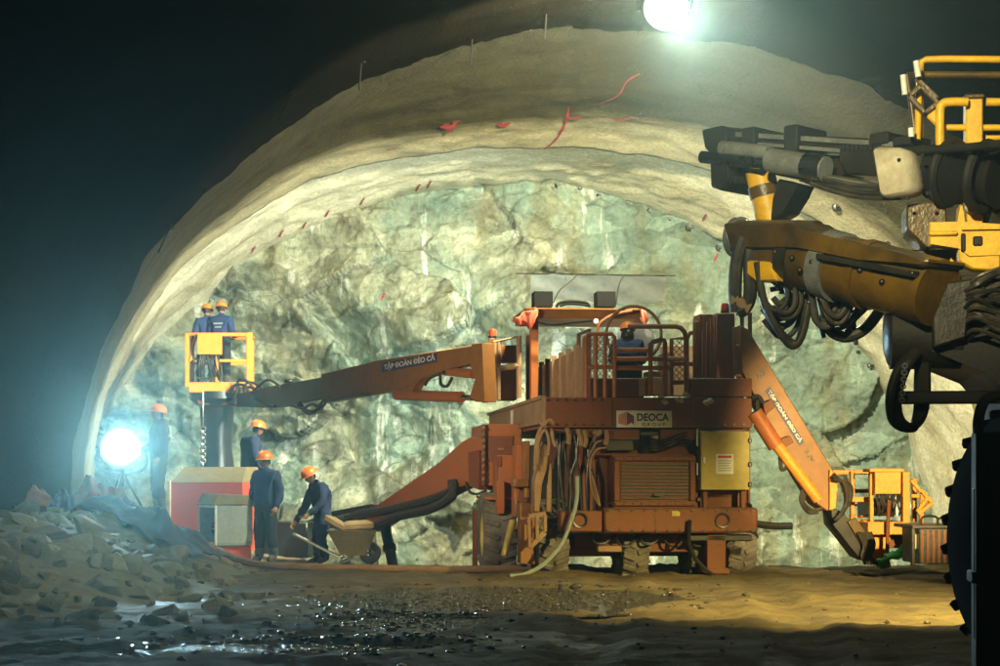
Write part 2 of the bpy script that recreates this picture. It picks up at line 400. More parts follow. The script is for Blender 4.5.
def ground_mat():
    m, N, Lk, B = newmat('wet tunnel mud')
    tc = N.new('ShaderNodeTexCoord'); v = tc.outputs['Object']
    a = nz(N, Lk, .35, 6, .65, v); b = nz(N, Lk, 5, 9, .72, v); s = nz(N, Lk, 1.6, 6, .65, v, (.45, 1, 1))
    c = mix(N, Lk, b.outputs[0], (.05, .036, .014), (.24, .18, .075))
    st = ramp(N, Lk, s.outputs[0], [(.42, (0, 0, 0)), (.62, (.8, .8, .8))])
    c = mix(N, Lk, st.outputs[0], c, (.06, .045, .018))
    Lk.new(c, B.inputs['Base Color'])
    w = ramp(N, Lk, a.outputs[0], [(.36, (.45, .45, .45)), (.48, (.95, .95, .95))]); Lk.new(w.outputs[0], B.inputs['Roughness'])
    bp = N.new('ShaderNodeBump'); bp.inputs['Strength'].default_value = .7; bp.inputs['Distance'].default_value = .06
    Lk.new(b.outputs[0], bp.inputs['Height']); Lk.new(bp.outputs[0], B.inputs['Normal'])
    return m
M['ground'] = ground_mat()
M['muck'] = rock_chip = pmat('broken grey green rock', (.20, .175, .09), (.10, .08, .035), .6, 1.6, .85, bump=.8, bscale=9, up=.15)

def vary(m, lo=.45, hi=1.5):
    N, Lk = m.node_tree.nodes, m.node_tree.links; B = N['Principled BSDF']
    src = B.inputs['Base Color'].links[0].from_socket
    oi = N.new('ShaderNodeObjectInfo'); mr = N.new('ShaderNodeMapRange'); mr.inputs[3].default_value = lo; mr.inputs[4].default_value = hi; Lk.new(oi.outputs['Random'], mr.inputs[0])
    vm = N.new('ShaderNodeVectorMath'); vm.operation = 'SCALE'; Lk.new(src, vm.inputs[0]); Lk.new(mr.outputs[0], vm.inputs['Scale']); Lk.new(vm.outputs[0], B.inputs['Base Color'])
M['chip'] = pmat('loose blasted rock', (.22, .20, .125), (.10, .08, .035), .6, 2.5, .85, bump=.8, bscale=9, up=.2); vary(M['chip'])
def water_mat():
    m, N, Lk, B = newmat('puddle water')
    B.inputs['Base Color'].default_value = (.03, .032, .026, 1); B.inputs['Roughness'].default_value = .08
    a = nz(N, Lk, 9, 5, .7); bp = N.new('ShaderNodeBump'); bp.inputs['Strength'].default_value = .9; bp.inputs['Distance'].default_value = .08
    Lk.new(a.outputs[0], bp.inputs['Height']); Lk.new(bp.outputs[0], B.inputs['Normal'])
    return m
M['water'] = water_mat()

# ------------------------------------------------------------------ the tunnel
A_PX = (600, [(52, 620), (66, 520), (75, 440), (88, 385), (115, 310), (150, 250), (215, 185), (280, 132), (360, 79), (430, 57), (500, 40), (600, 31), (700, 38), (800, 60), (900, 105), (1000, 172), (1062, 245), (1108, 345), (1126, 440), (1132, 520), (1136, 620)])
B_PX = (550, [(88, 620), (92, 520), (96, 440), (102, 405), (118, 366), (144, 320), (182, 266), (240, 221), (300, 185), (360, 166), (430, 156), (530, 148), (620, 152), (700, 168), (760, 190), (825, 228), (885, 282), (945, 355), (985, 435), (1000, 520), (1004, 620)])
C_PX = (515, [(96, 620), (97, 520), (98, 440), (104, 408), (123, 379), (155, 340), (177, 317), (208, 291), (243, 259), (285, 235), (360, 203), (425, 187), (500, 182), (580, 185), (625, 197), (670, 211), (710, 230), (745, 250), (800, 287), (852, 334), (885, 378), (912, 430), (928, 480), (936, 530), (940, 620)])
NT = 320
def section(spec, Y, yt=0.0):
    cx, pts = spec
    th = sorted((math.atan2(HY - y, x - cx) % (2 * PI) if (HY - y) >= 0 else (math.atan2(HY - y, x - cx) if x > cx else math.atan2(HY - y, x - cx) % (2 * PI)), x, y) for x, y in pts)
    t0, t1 = th[0][0], th[-1][0]
    out = []
    for i in range(NT + 1):
        t = t0 + (t1 - t0) * i / NT
        for a, b in zip(th, th[1:]):
            if t <= b[0] + 1e-9: break
        k = (t - a[0]) / max(1e-9, b[0] - a[0])
        ra = math.hypot(a[1] - cx, a[2] - HY); rb = math.hypot(b[1] - cx, b[2] - HY)
        r = ra + (rb - ra) * k
        out.append((cx + r * math.cos(t), HY - r * math.sin(t)))
    for _ in range(3):
        out = [out[0]] + [((a[0] + 2 * b[0] + c[0]) / 4, (a[1] + 2 * b[1] + c[1]) / 4) for a, b, c in zip(out, out[1:], out[2:])] + [out[-1]]
    return [P(x, y, Y) for x, y in out]

YA, YB, YC = 31.0, 37.2, 40.6
sA, sB, sC = section(A_PX, YA), section(B_PX, YB), section(C_PX, YC)
def radial(s, d):
    c = Vector((sum(p.x for p in s) / len(s), 0, 1.5))
    out = []
    for p in s:
        n = Vector((p.x - c.x, 0, p.z - c.z)).normalized()
        out.append(p + n * d)
    return out
def lerp(a, b, t): return [p + (q - p) * t for p, q in zip(a, b)]
def loft(secs, amp, fr, name, mat, parent, seed=0, rag=0.0, thick=0):
    mb = MB(); bm = mb.bm; rows = []
    n = len(secs)
    for j, s in enumerate(secs):
        row = []
        c = Vector((1.5, s[0].y, 1.5))
        for p in s:
            d = (p - c); d.y = 0; d.normalize()
            q = Vector((p.x * fr, p.y * fr + seed, p.z * fr))
            h = mn.fractal(q, 1.0, 2.0, 5) * amp + mn.noise(q * .35) * amp * 1.2 + amp * .45 * mn.fractal(Vector((p.x * 2.6, p.y * 2.6, p.z * 2.6)), .8, 2.1, 4)
            row.append(bm.verts.new(p + d * h + Vector((0, rag * mn.fractal(Vector((p.x * 1.3, seed, p.z * 1.3)), 1, 2, 4) if j in (0, n - 1) else 0, 0))))
        rows.append(row)
    for a, b in zip(rows, rows[1:]):
        for k in range(len(a) - 1): bm.faces.new((a[k], a[k + 1], b[k + 1], b[k]))
    return mb.build(name, mat, parent, ang=180, fix=False)

vault = thing('tunnel_lining', 'arched shotcrete tunnel lining, dark near the viewer and pale next to the rock face', 'tunnel lining')
# dark older lining, from behind the camera to its far end
near = []
for Y in (-14, -4, 6, 14, 20, 24, 26, 27.5, 29, 30, 30.8, 31.0):
    sh = .105 * (YA - Y)
    near.append([Vector((p.x + sh, Y, p.z)) for p in radial(sA, -.05)])
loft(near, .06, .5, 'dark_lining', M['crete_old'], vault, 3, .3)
# shotcrete ring
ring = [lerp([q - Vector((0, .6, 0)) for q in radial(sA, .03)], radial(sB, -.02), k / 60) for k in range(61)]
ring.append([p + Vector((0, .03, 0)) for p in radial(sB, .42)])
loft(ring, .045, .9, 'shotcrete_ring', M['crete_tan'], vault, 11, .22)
band = [lerp(radial(lerp(sB, sB, 0), .16), radial(sC, .0), k / 36) for k in range(-1, 37)] + [[p + Vector((0, 1.6, 0)) for p in radial(sC, .05)]]
loft(band, .07, 1.1, 'cream_shotcrete_band', M['crete_cream'], vault, 23)

# rock face
def cellrand(c, k): return mn.cell(Vector((c.x * 9.17 + k * 3.7, c.y * 5.3 + k, c.z * 7.31 - k * 2.1))) - .5
def facets(x, z, fx, fz, rot, warp, seed, depth, slope):
    """broken slabs: each cell is a tilted plane set at its own depth"""
    x2, z2 = x * math.cos(rot) - z * math.sin(rot), x * math.sin(rot) + z * math.cos(rot)
    w = Vector((x2 * fx + warp * mn.noise(Vector((x * .8, seed, z * .8))), seed, z2 * fz + warp * mn.noise(Vector((x * .8, seed + 7, z * .8)))))
    d, pts = mn.voronoi(w)
    c = pts[0]; dv = w - c
    return depth * cellrand(c, 1) + slope * (dv.x / fx * cellrand(c, 2) + dv.z / fz * cellrand(c, 3))
def face_y(x, z):
    y = 41.3 + .55 * mn.noise(Vector((x * .26, 3.1, z * .26))) + .10 * mn.fractal(Vector((x * 1.4, 9, z * 1.4)), 1, 2, 5)
    k = .8 * (1.0 - .35 * smooth(.5, 2.5, x) - .3 * smooth(2.5, 4.5, x)) * (1 - .55 * smooth(4.6, 6.2, z))
    y += facets(x, z, .40, .50, .35, .18, 5, .62 * k, .80 * k) + facets(x, z, 1.1, 1.7, -.3, .25, 15, .10 * k, .42 * k) + facets(x, z, 3.5, 4.5, .5, .2, 25, .02, .22)
    if x < 2.5 and z < 4: y += .11 * mn.fractal(Vector((x * 2.6, 4, z * 2.6)), .9, 2.1, 5) * (1 - smooth(3, 4, z))
    if z < 2.6: y -= (2.6 - z) * .30 * (1 if x < 0 else .5)
    if x < -2.0 and 2.8 < z < 6.6: y += .20 * math.sin(z * 2.6 + x * .9 + 1.5 * mn.noise(Vector((x, 3, z)))) * smooth(-2, -3.5, x)
    return y
mb = MB(); bm = mb.bm
nx, nzz = 460, 240
rows = []
for j in range(nzz + 1):
    z = -2.2 + 11.2 * j / nzz
    rows.append([bm.verts.new((-10.2 + 21.2 * i / nx, face_y(-10.2 + 21.2 * i / nx, z), z)) for i in range(nx + 1)])
for a, b in zip(rows, rows[1:]):
    for k in range(nx): bm.faces.new((a[k], a[k + 1], b[k + 1], b[k]))
face = mb.build('rock_face', M['rock'], None, ang=55, fix=False)
tag(face, 'greenish grey blasted rock face closing the end of the tunnel', 'rock face', kind='structure')

# ground
def smooth(a, b, x):
    t = max(0, min(1, (x - a) / (b - a))); return t * t * (3 - 2 * t)
def pud(x, y):
    return max(0, 1 - ((x + .1) / 2.4) ** 2 - ((y - 21.3) / 2.3) ** 2) + max(0, 1 - ((x + 1.7) / 1.2) ** 2 - ((y - 15.3) / .6) ** 2) + max(0, 1 - ((x + .9) / .9) ** 2 - ((y - 17.9) / .8) ** 2)
def ground_z(x, y):
    s = 28.3 + 5 * (1 - smooth(-4.2, -2.6, x))
    z = -1.25 * smooth(s, s + 4.0, y)
    q = Vector((x, y, 0))
    z += .05 * mn.fractal(q * .5, 1, 2, 4) + .035 * mn.fractal(q * 1.9, 1, 2, 5)
    z += .05 * math.exp(-((y - 25.0) / 1.1) ** 2) * smooth(-3, 1, x)
    z += .03 * mn.noise(Vector((x * .3 + 8, y * 1.7, 2))) + (.03 * abs(mn.fractal(q * 3.1, 1, 2, 4)) + .022 * mn.noise(q * 7.5) if 12 < y < 30 else 0)
    for off in (-.95, .95):      # tyre ruts with cleat prints, swinging towards the rig
        cx_ = 1.3 + .055 * (y - 12) + .5 * math.sin((y - 12) * .13) + off
        e_ = (x - cx_) / .26
        if abs(e_) < 2.6: z += -.040 * math.exp(-e_ ** 4) + .014 * math.exp(-((abs(e_) - 1.45) / .4) ** 2) + (.008 * math.sin(y * 15 + abs(e_) * 2.2) * math.exp(-e_ ** 4))
    z -= .21 * min(1, pud(x, y) * 1.3)
    return z
mb = MB(); bm = mb.bm
ys = [-14, -6, 0, 4, 8, 10.5] + [12 + i * .085 for i in range(200)] + [29.2 + i * .4 for i in range(36)]
gx = 260
rows = [[bm.verts.new((x, y, ground_z(x, y))) for x in [-13 + 30 * i / gx for i in range(gx + 1)]] for y in ys]
for a, b in zip(rows, rows[1:]):
    for k in range(gx): bm.faces.new((a[k], a[k + 1], b[k + 1], b[k]))
tag(mb.build('ground', M['ground'], None, ang=180, fix=False), 'muddy brown tunnel floor with wet patches', 'ground', kind='structure')
mb = MB()
for (cx, cy, rx, ry) in ((-.1, 21.3, 2.9, 2.8), (-1.7, 15.3, 1.4, .9), (-.9, 17.9, 1.1, 1.0)):
    ring_ = [mb.bm.verts.new((cx + rx * math.cos(2 * PI * k / 40), cy + ry * math.sin(2 * PI * k / 40), -.015)) for k in range(40)]
    mb.bm.faces.new(ring_)
tag(mb.build('puddle_water', M['water'], None), 'shallow glinting puddles on the tunnel floor', 'water', kind='structure')

# loose gravel strewn over the mud
random.seed(3)
mb = MB()
for k in range(420):
    y = 13.5 + 13.8 * random.random() ** .8; x = random.uniform(-.22, .30) * y
    z = ground_z(x, y)
    if z < -.05: continue
    s_ = random.choice([.008, .010, .012, .016, .024]) * random.uniform(.8, 1.3)
    r_ = bmesh.ops.create_icosphere(mb.bm, subdivisions=1, radius=s_, matrix=Matrix.Translation((x, y, z + s_ * .3)) @ Matrix.Rotation(random.random() * 6, 4, 'Z') @ Matrix.Diagonal((random.uniform(.9, 1.6), 1, random.uniform(.5, .9), 1)))
    for v in r_['verts']: v.co += Vector((random.uniform(-.2, .2), random.uniform(-.2, .2), random.uniform(-.2, .2))) * s_
tag(mb.build('gravel', M['ground'], None, 20), 'small stones and clods strewn over the mud floor', 'gravel', kind='stuff')

# wet stones glinting in and round the puddles
def wet_mat():
    m, N, Lk, B = newmat('wet stones')
    B.inputs['Base Color'].default_value = (.05, .045, .03, 1); B.inputs['Roughness'].default_value = .16
    return m
mb = MB(); random.seed(12); cnt = 0
while cnt < 3000:
    t_ = random.random()
    if t_ < .62: x, y = random.gauss(.0, .95), random.gauss(21.4, .95)
    elif t_ < .8: x, y = random.gauss(-1.1, .5), random.gauss(18.2, .8)
    else: x, y = random.gauss(-1.5, .8), random.gauss(15.6, .5)
    s_ = random.choice([.012, .018, .025, .035]) * random.uniform(.8, 1.3); z = max(ground_z(x, y), -.03); cnt += 1
    r_ = bmesh.ops.create_icosphere(mb.bm, subdivisions=1, radius=s_, matrix=Matrix.Translation((x, y, z + s_ * .15)) @ Matrix.Rotation(random.random() * 6, 4, 'Z') @ Matrix.Diagonal((random.uniform(1, 1.8), 1.1, random.uniform(.4, .8), 1)))
    for v in r_['verts']: v.co += Vector((random.uniform(-.2, .2), random.uniform(-.2, .2), random.uniform(-.2, .2))) * s_
tag(mb.build('wet_gravel', wet_mat(), None, 60), 'wet gravel glinting across the middle of the floor', 'gravel', kind='stuff')

# haze
mb = MB(); mb.box(-18, 22, -16, 48, -3, 13, 0)
m = bpy.data.materials.new('air haze'); m.use_nodes = True
m.node_tree.nodes.remove(m.node_tree.nodes['Principled BSDF'])
pv = m.node_tree.nodes.new('ShaderNodeVolumePrincipled'); pv.inputs['Color'].default_value = (.62, .92, .90, 1)
pv.inputs['Density'].default_value = .0018; pv.inputs['Anisotropy'].default_value = .88
m.node_tree.links.new(pv.outputs[0], m.node_tree.nodes['Material Output'].inputs['Volume'])
tag(mb.build('haze', m), 'thin dusty haze filling the tunnel air', 'haze', kind='stuff')

# marks and bolts fixed to the lining, placed where a sight line meets it
deps = bpy.context.evaluated_depsgraph_get()
trees = [(BVHTree.FromPolygons([v.co.copy() for v in o.data.vertices], [tuple(p.vertices) for p in o.data.polygons]), o) for o in [c for c in vault.children] + [face]]
def hit(px, py):
    d = Vector(((px - HX) / FPX, 1, (HY - py) / FPX)).normalized(); best = None
    for t, o in trees:
        h = t.ray_cast(Vector((0, 0, CAMZ)), d)
        if h[0] is not None and (best is None or h[3] < best[2]):
            n = h[1] if h[1].dot(d) < 0 else -h[1]
            best = (h[0], n, h[3], o)
    return best
M['spray'] = pmat('red spray paint', (.34, .02, .035), (.2, .06, .04), .6, 12, .7, bump=0, up=0)
def spray(px_pts, w):
    mb = MB(); pr = None
    pts = cr([Vector((x, y, 0)) for x, y in px_pts], 5)
    hs = [hit(p.x, p.y) for p in pts]
    L_, R_ = [], []
    for i, h in enumerate(hs):
        a = hs[max(0, i - 1)][0]; b = hs[min(len(hs) - 1, i + 1)][0]
        t = (b - a).normalized(); sd = t.cross(h[1]).normalized()
        ww = w * .75 * (.6 + .8 * random.random())
        L_.append(mb.bm.verts.new(h[0] + h[1] * .03 + sd * ww)); R_.append(mb.bm.verts.new(h[0] + h[1] * .03 - sd * ww))
    for k in range(len(L_) - 1): mb.bm.faces.new((L_[k], L_[k + 1], R_[k + 1], R_[k]))
    return mb.build('paint_mark', M['spray'], vault)
spray([(569, 106), (565, 122), (556, 138), (544, 148)], .035)
spray([(566, 116), (574, 117), (580, 115)], .05)
spray([(598, 103), (618, 94), (627, 80), (640, 72)], .025)
spray([(442, 124), (449, 127), (457, 119)], .09)
spray([(446, 122), (450, 131)], .07)
spray([(498, 121), (503, 125), (509, 121)], .08)
spray([(612, 118), (620, 119), (633, 116)], .05)
spray([(386, 149), (396, 147)], .06)
for x, y in ((418, 187), (429, 184), (362, 201), (327, 213), (304, 225), (281, 233), (253, 249), (705, 217), (716, 258), (849, 331), (970, 456), (383, 297)):
    spray([(x - 2, y + 3), (x, y - 1), (x + 2, y - 4)], .03)
b0 = None
for x, y in ((553, 187), (580, 188), (600, 194), (628, 202), (650, 211), (670, 219), (690, 227), (707, 233), (720, 247), (858, 352), (872, 366), (838, 206), (888, 243)):
    h = hit(x, y)
    mb = MB(); mb.lathe([(0, .02), (.035, .02), (.045, -.07), (.09, -.08), (.105, -.095), (.105, -.2)], (0, 0, 0), (0, -1, 0), 12)
    if b0 is None:
        b0 = mb.build('rock_bolt', M['dark']); o = b0
        tag(o, 'small dark round bolt head ringing the rock face edge', 'rock bolt', 'rock bolts round the face')
    else:
        mb.bm.free(); o = b0.copy(); COL.objects.link(o)
    o.location = h[0] + Vector((0, -.06, 0))
# short rebar stubs along the end of the dark lining
s0 = None
for x, y, dx, dy in ((283, 97, 9, 16), (357, 66, 1, 22), (470, 40, 2, 10), (545, 14, 0, 14), (160, 232, 8, 9)):
    h = hit(x, y)
    if s0 is None:
        mb = MB(); mb.cyl((0, 0, .25), (0, 0, -.3), .014, n=8); mb.cyl((0, 0, .16), (0, 0, .18), .075, n=10)
        s0 = mb.build('anchor_rod', M['soot']); o = s0
        tag(o, 'thin anchor rod sticking out of the dark lining', 'anchor rod', 'anchor rods in the dark lining')
    else:
        o = s0.copy(); COL.objects.link(o)
    o.location = h[0] + h[1] * .12; o.rotation_euler = (0, R(25 if x < 300 else 4), 0)

# lamps
def flood(name, label, loc, lens, drop=None, stand=None, rr=.34):
    t = thing(name, label, 'lamp', loc=loc)
    mb = MB(); mb.lathe([(rr * .90, -.12), (rr * .93, -.12), (rr * .93, -.06), (rr * .8, .1), (rr * .4, .24), (0, .25)], (0, 0, 0), (0, 1, 0), 28)
    mb.build('housing', M['soot'], t)
    mb = MB(); mb.lathe([(0, -.195), (rr * .6, -.19), (rr * 1.0, -.16), (rr * .97, -.13)], (0, 0, 0), (0, 1, 0), 28); mb.build('lens', lens, t)
    mb = MB()
    mb.tube(cr([(-rr * 1.15, 0, 0), (-rr * 1.1, 0, rr if drop else -rr), (0, 0, rr * 1.35 if drop else -rr * 1.35), (rr * 1.1, 0, rr if drop else -rr), (rr * 1.15, 0, 0)], 5), .025, 6)
    mb.build('bracket', M['dark'], t)
    if drop:
        mb = MB(); mb.cyl((0, 0, rr * 1.3), (0, 0, drop), .02, n=6); mb.build('hanger', M['dark'], t)
    if stand:
        zf = -stand
        mb = MB(); mb.cyl((0, 0, -rr * 1.3), (0, 0, zf + .5), .03, n=8); mb.build('pole', M['dark'], t)
        for k in range(3):
            a = k * 2 * PI / 3 + .4
            mb = MB(); mb.cyl((0, 0, zf + .75), (math.cos(a) * .5, math.sin(a) * .5, zf - .15), .02, n=6); mb.build('leg', M['dark'], t)
    return t
flood('flood_lamp', 'glaring round flood lamp hanging from the tunnel crown', L_CROWN, M['lens_crown'], drop=.9, rr=.33)
# ------------------------------------------------------------------ the orange rig
RF = Frame(P(650, 500, 25.0).to_2d().to_3d(), 6.0)
L = RF.L
rig = thing('tunnelling_rig', 'large orange double boom tunnelling rig with railed deck, parked in the middle of the tunnel', 'tunnelling rig', RF)
def bpx(mb, x0, y0, x1, y1, dl=0.0, ln=.1, b=.012, mi=0):
    a, c = L(x0, y0, dl), L(x1, y1, dl)
    return mb.box(min(a.x, c.x), max(a.x, c.x), dl, dl + ln, min(a.z, c.z), max(a.z, c.z), b, mi)
def part(name, mat, *boxes, parent=None, b=.012):
    if name in ('flank_rib', 'deck_box', 'flank_box', 'flank_panel', 'cabinet_leg', 'side_locker', 'end_cage_box', 'cabinet_lamp', 'chassis', 'axle', 'flank_cabin', 'crate_stack'):
        for q in boxes: o = part('_' + name, mat, q, parent=parent, b=b); o.name = name; o.data.name = name
        return o
    mb = MB()
    for q in boxes: bpx(mb, *q[:4], *(q[4:]), b=b)
    return mb.build(name, mat, parent or rig)
def tpx(mb, pts, r, dl=0.0, n=7, smooth_=True, mi=0):
    q = [L(p[0], p[1], p[2] if len(p) > 2 else dl) for p in pts]
    return mb.tube(cr(q, 5) if smooth_ and len(q) > 2 else q, r, n, mi)
def ppx(mb, pts, dl, th, b=.012):
    return mb.prism([(lambda v: (v.x, v.z))(L(x, y, dl)) for x, y in pts], dl, dl + th, b=b)

# deck and chassis
a, c = L(545, 397), L(752, 428)
xl, xr, zd, zb = a.x, c.x, a.z, c.z
mb = MB(); mb.prism([(0.0, zb), (7.6, zb - .02), (7.6, zb + .24), (7.4, zd), (0, zd)], xl, xr)
for v in mb.bm.verts: v.co = Vector((v.co.y, v.co.x, v.co.z))
deck = mb.build('deck', M['rust'], rig)
part('deck_edge', M['tan'], (545.5, 394, 0, 0, 0, 0) if 0 else (544, 396, 546, 424, .0, 7.5))
mb = MB(); mb.box(xl - .035, xl - .004, .02, 7.5, zb + .06, zd + .02, .006)
mb.box(xl - .07, xl - .036, .02, 7.5, zd - .03, zd + .02, .006); mb.box(xl - .07, xl - .036, .02, 7.5, zb + .05, zb + .10, .006)
mb.build('side_beam', M['tan'], rig)
mb = MB(); mb.box(xl - .042, xl - .037, 3.6, 3.95, zb + .12, zd - .06, 0); mb.build('notice', M['white'], rig)
mb = MB(); ppx(mb, [(546, 429), (640, 429), (640, 440), (606, 440)], .05, .5); ppx(mb, [(660, 429), (752, 429), (741, 432), (700, 440), (660, 440)], .05, .5)
mb.build('deck_gusset', M['rust'], rig)
part('chassis', M['rust'], (596, 429, 700, 456, .25, 6.5), (574, 440, 610, 512, .5, 6.0), (600, 534, 700, 552, .4, 6.2), (700, 490, 750, 512, .3, 5.0), (574, 534, 600, 548, .7, 5.5))
part('engine_cover', M['rust'], (612, 454, 698, 510, .08, 1.2))
part('cover_frame', M['rust'], (614, 456, 696, 461, .03, .05), (614, 501, 696, 506, .03, .05), (614, 461, 620, 501, .03, .05), (690, 461, 696, 501, .03, .05))
mb = MB()
for k in range(11):
    bpx(mb, 621, 463.5 + k * 3.4, 689, 465.2 + k * 3.4, .055, .03, .002)
mb.build('grille', M['dark'], rig)
mb = MB(); bpx(mb, 604, 508, 758, 533, -.12, .45, .03); bpx(mb, 560, 511, 603, 532, -.05, .3, .02)
bump_ = mb.build('rear_bumper', M['rust'], rig)
for px in (722.5, 580):
    c0 = L(px, 520.5, -.125 if px > 600 else -.055); mb = MB()
    mb.lathe([(.0, .01), (.075, .01), (.08, -.02), (.105, -.025), (.11, .0)], c0, (0, 1, 0), 20); mb.build('tow_eye', M['dark'], rig)
part('tag_plate', M['cabinet'], (672, 511, 680, 516, -.128, .006), b=0)
part('bumper_lamp', M['cream'], (665, 440, 676, 446, .235, .012), b=0)
part('rear_step', M['tan'], (598, 546, 622, 552, .1, .25))
for x0, x1 in ((707, 726), ):
    lg = part('jack_leg', M['rust'], (x0, 534, x1, 570, .0, .25)); part('jack_pad', M['rust'], (x0 - 4, 568.5, x1 + 4, 574, -.08, .4), parent=lg)
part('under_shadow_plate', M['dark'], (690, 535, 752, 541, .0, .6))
# wheels
def wheel(px, py, w, rad, dl, mat_r=None):
    c0 = L(px, py, dl)
    mb = MB(); r = rad; h = w / 2
    mb.lathe([(r * .55, -h * .9), (r * .80, -h), (r * .95, -h * .93), (r, -h * .72), (r, h * .72), (r * .95, h * .93), (r * .80, h), (r * .55, h * .9)], c0, (1, 0, 0), 36)
    for k in range(20):
        a_ = 2 * PI * k / 20
        for sgn in (-1, 1):
            d_ = Vector((0, math.cos(a_ + sgn * .08), math.sin(a_ + sgn * .08)))
            d2 = Vector((0, math.cos(a_ + sgn * .08 + .13), math.sin(a_ + sgn * .08 + .13)))
            mb.beam(c0 + d_ * r * 1.0 + Vector((sgn * h * .95, 0, 0)), c0 + d2 * r * 1.0 + Vector((sgn * h * .08, 0, 0)), .075, .06, up=d_, b=.01)
    t = mb.build('wheel', M['tyre'], rig)
    mb = MB(); mb.lathe([(r * .56, -h * .88), (r * .5, -h * .55), (r * .3, -h * .5), (r * .22, -h * .75), (0, -h * .76)], c0, (1, 0, 0), 28); 
    mb.build('rim', mat_r or M['cabinet'], t)
    return t
wheel(497, 535, .50, .60, 2.0)
wheel(549, 541, .46, .57, .85); wheel(630, 543, .40, .57, .9)
part('belly_plate', M['rust'], (562, 545, 692, 556, 1.0, .5))
wheel(699, 541, .46, .57, .85)
wheel(735, 543, .46, .57, 2.6)
part('axle', M['dark'], (500, 530, 560, 542, 2.3, .3), (560, 536, 735, 548, 1.1, .3))
# left flank
part('flank_cabin', M['orange'], (484, 424, 522, 486, 2.6, 2.2), (499, 455, 516, 505, 1.6, .9), (486, 497, 512, 500, 1.5, 1.6))
part('flank_box', M['orange'], (497, 481, 505, 514, 1.35, .3), (516, 445, 530, 512, 1.0, .5), (514, 480, 527, 517, .9, .35))
part('flank_panel', M['boom_orange'], (524, 441, 530, 498, .7, .4), (520, 503, 535, 564, .45, .35), (513, 479, 529, 487, .62, .3))
part('flank_rib', M['rust'], (482, 424, 485.5, 486, 2.5, .12), (497, 456, 502, 467, 1.58, .03), (519, 486, 526, 503, .85, .04), (474, 510, 478, 574, 3.4, .3))
mb = MB()
for k in range(9):
    q = L(483.5, 428 + k * 6.4, 2.48); mb.ball(q, .035, 1)
mb.build('bolt_row', M['tan'], rig)
mb = MB(); ppx(mb, [(543, 441), (548, 450), (546, 466), (536, 486), (536, 513), (532.5, 513), (532.5, 480), (540, 448)], .25, .12)
ppx(mb, [(541, 447), (545, 441), (549, 450), (547, 470), (541, 484), (540, 512), (534, 512), (534, 480), (541, 462)], .15, .10)
ppx(mb, [(549, 462), (552, 464), (551.5, 512), (546, 512), (547, 485), (549, 476)], .2, .1)
mb.build('stabiliser_arm', M['tan'], rig)
mb = MB()
for p0, p1 in (((528.5, 516.5), (546, 513.5)), ((528.5, 516.5), (529.5, 548)), ((545, 514), (545, 532)), ((545, 532), (529.5, 548)), ((537, 515), (537, 540))):
    mb.beam(L(*p0, .1), L(*p1, .1), .05, .07)
mb.build('bracket', M['tan'], rig)
mb = MB(); mb.cyl(L(513, 520, .8), L(504, 556, .8), .05); mb.build('prop', M['cabinet'], rig)
# hoses on the rear
def hose(pts, r, mat='hose', dl=-.05, name='hose', parent=None):
    mb = MB(); tpx(mb, pts, r, dl); return mb.build(name, M[mat], parent or rig)
hose([(577, 476), (577, 496), (573, 515), (562, 543), (545, 563), (532, 571), (521, 575), (510, 576)], .030, 'grey', -.2)
hose([(690, 520), (689, 540), (694, 556), (704, 568), (712, 574)], .03, 'dark', -.2)
hose([(535, 470), (537, 440), (543, 426), (551, 428), (553, 440), (556, 446)], .03, 'tan', .1)
hose([(537, 464), (539, 441), (545, 430), (549, 441), (548, 455)], .025, 'tan', .08)
for q in (((567, 428), (569, 437), (568, 444)), ((578, 429), (581, 440), (581, 446)), ((584, 430), (586, 441), (584, 447)), ((606, 430), (607, 438), (605, 445)), ((594, 431), (598, 434), (601, 431))):
    hose(q, .035, 'tan', -.02, 'strap')
for k in range(7):
    x = 556 + k * 6
    hose([(x, 432), (x - 4 + random.random() * 8, 455), (x + 4 - random.random() * 9, 480), (x + 2, 512)], .022, 'dark', .35, 'hose')
hose([(543, 427), (549, 420), (554, 424)], .06, 'tan', .05, 'hose_elbow')
for x, y, w in ((662, 403, 5), (676, 401, 7), (684, 396, 5), (704, 404, 4), (708, 402, 4)):
    mb = MB(); tpx(mb, [(x, y), (x + w * .5, y - 2), (x + w, y + 1)], .035, -.02, 6); mb.build('hook', M['cream'], rig)
mb = MB(); tpx(mb, [(752, 523), (772, 526), (792, 526)], [.05] * 11, .1, 8); mb.build('side_pipe', M['black'], rig)
# control cabinet
cb = part('control_cabinet', M['cabinet'], (700.5, 431, 750, 490, -.1, .5)); cb['label'] = 'olive yellow control cabinet with a warning notice'
part('warning_notice', M['white'], (716, 454, 733.5, 474, -.104, .004), b=0, parent=cb)
part('handle', M['white'], (703.5, 457, 705.5, 464, -.12, .02), b=.002, parent=cb)
part('door_seam', M['dark'], (700.8, 433, 701.6, 489, -.1025, .004), b=0, parent=cb)
part('cabinet_leg', M['rust'], (703, 490, 708, 512, .0, .1), (741, 490, 746, 512, .0, .1), (748, 428, 750.5, 512, .1, .1))
part('cabinet_lamp', M['white'], (696.5, 428.5, 698.5, 446, -.02, .04), (697, 463, 698.4, 475, -.02, .04), b=0)

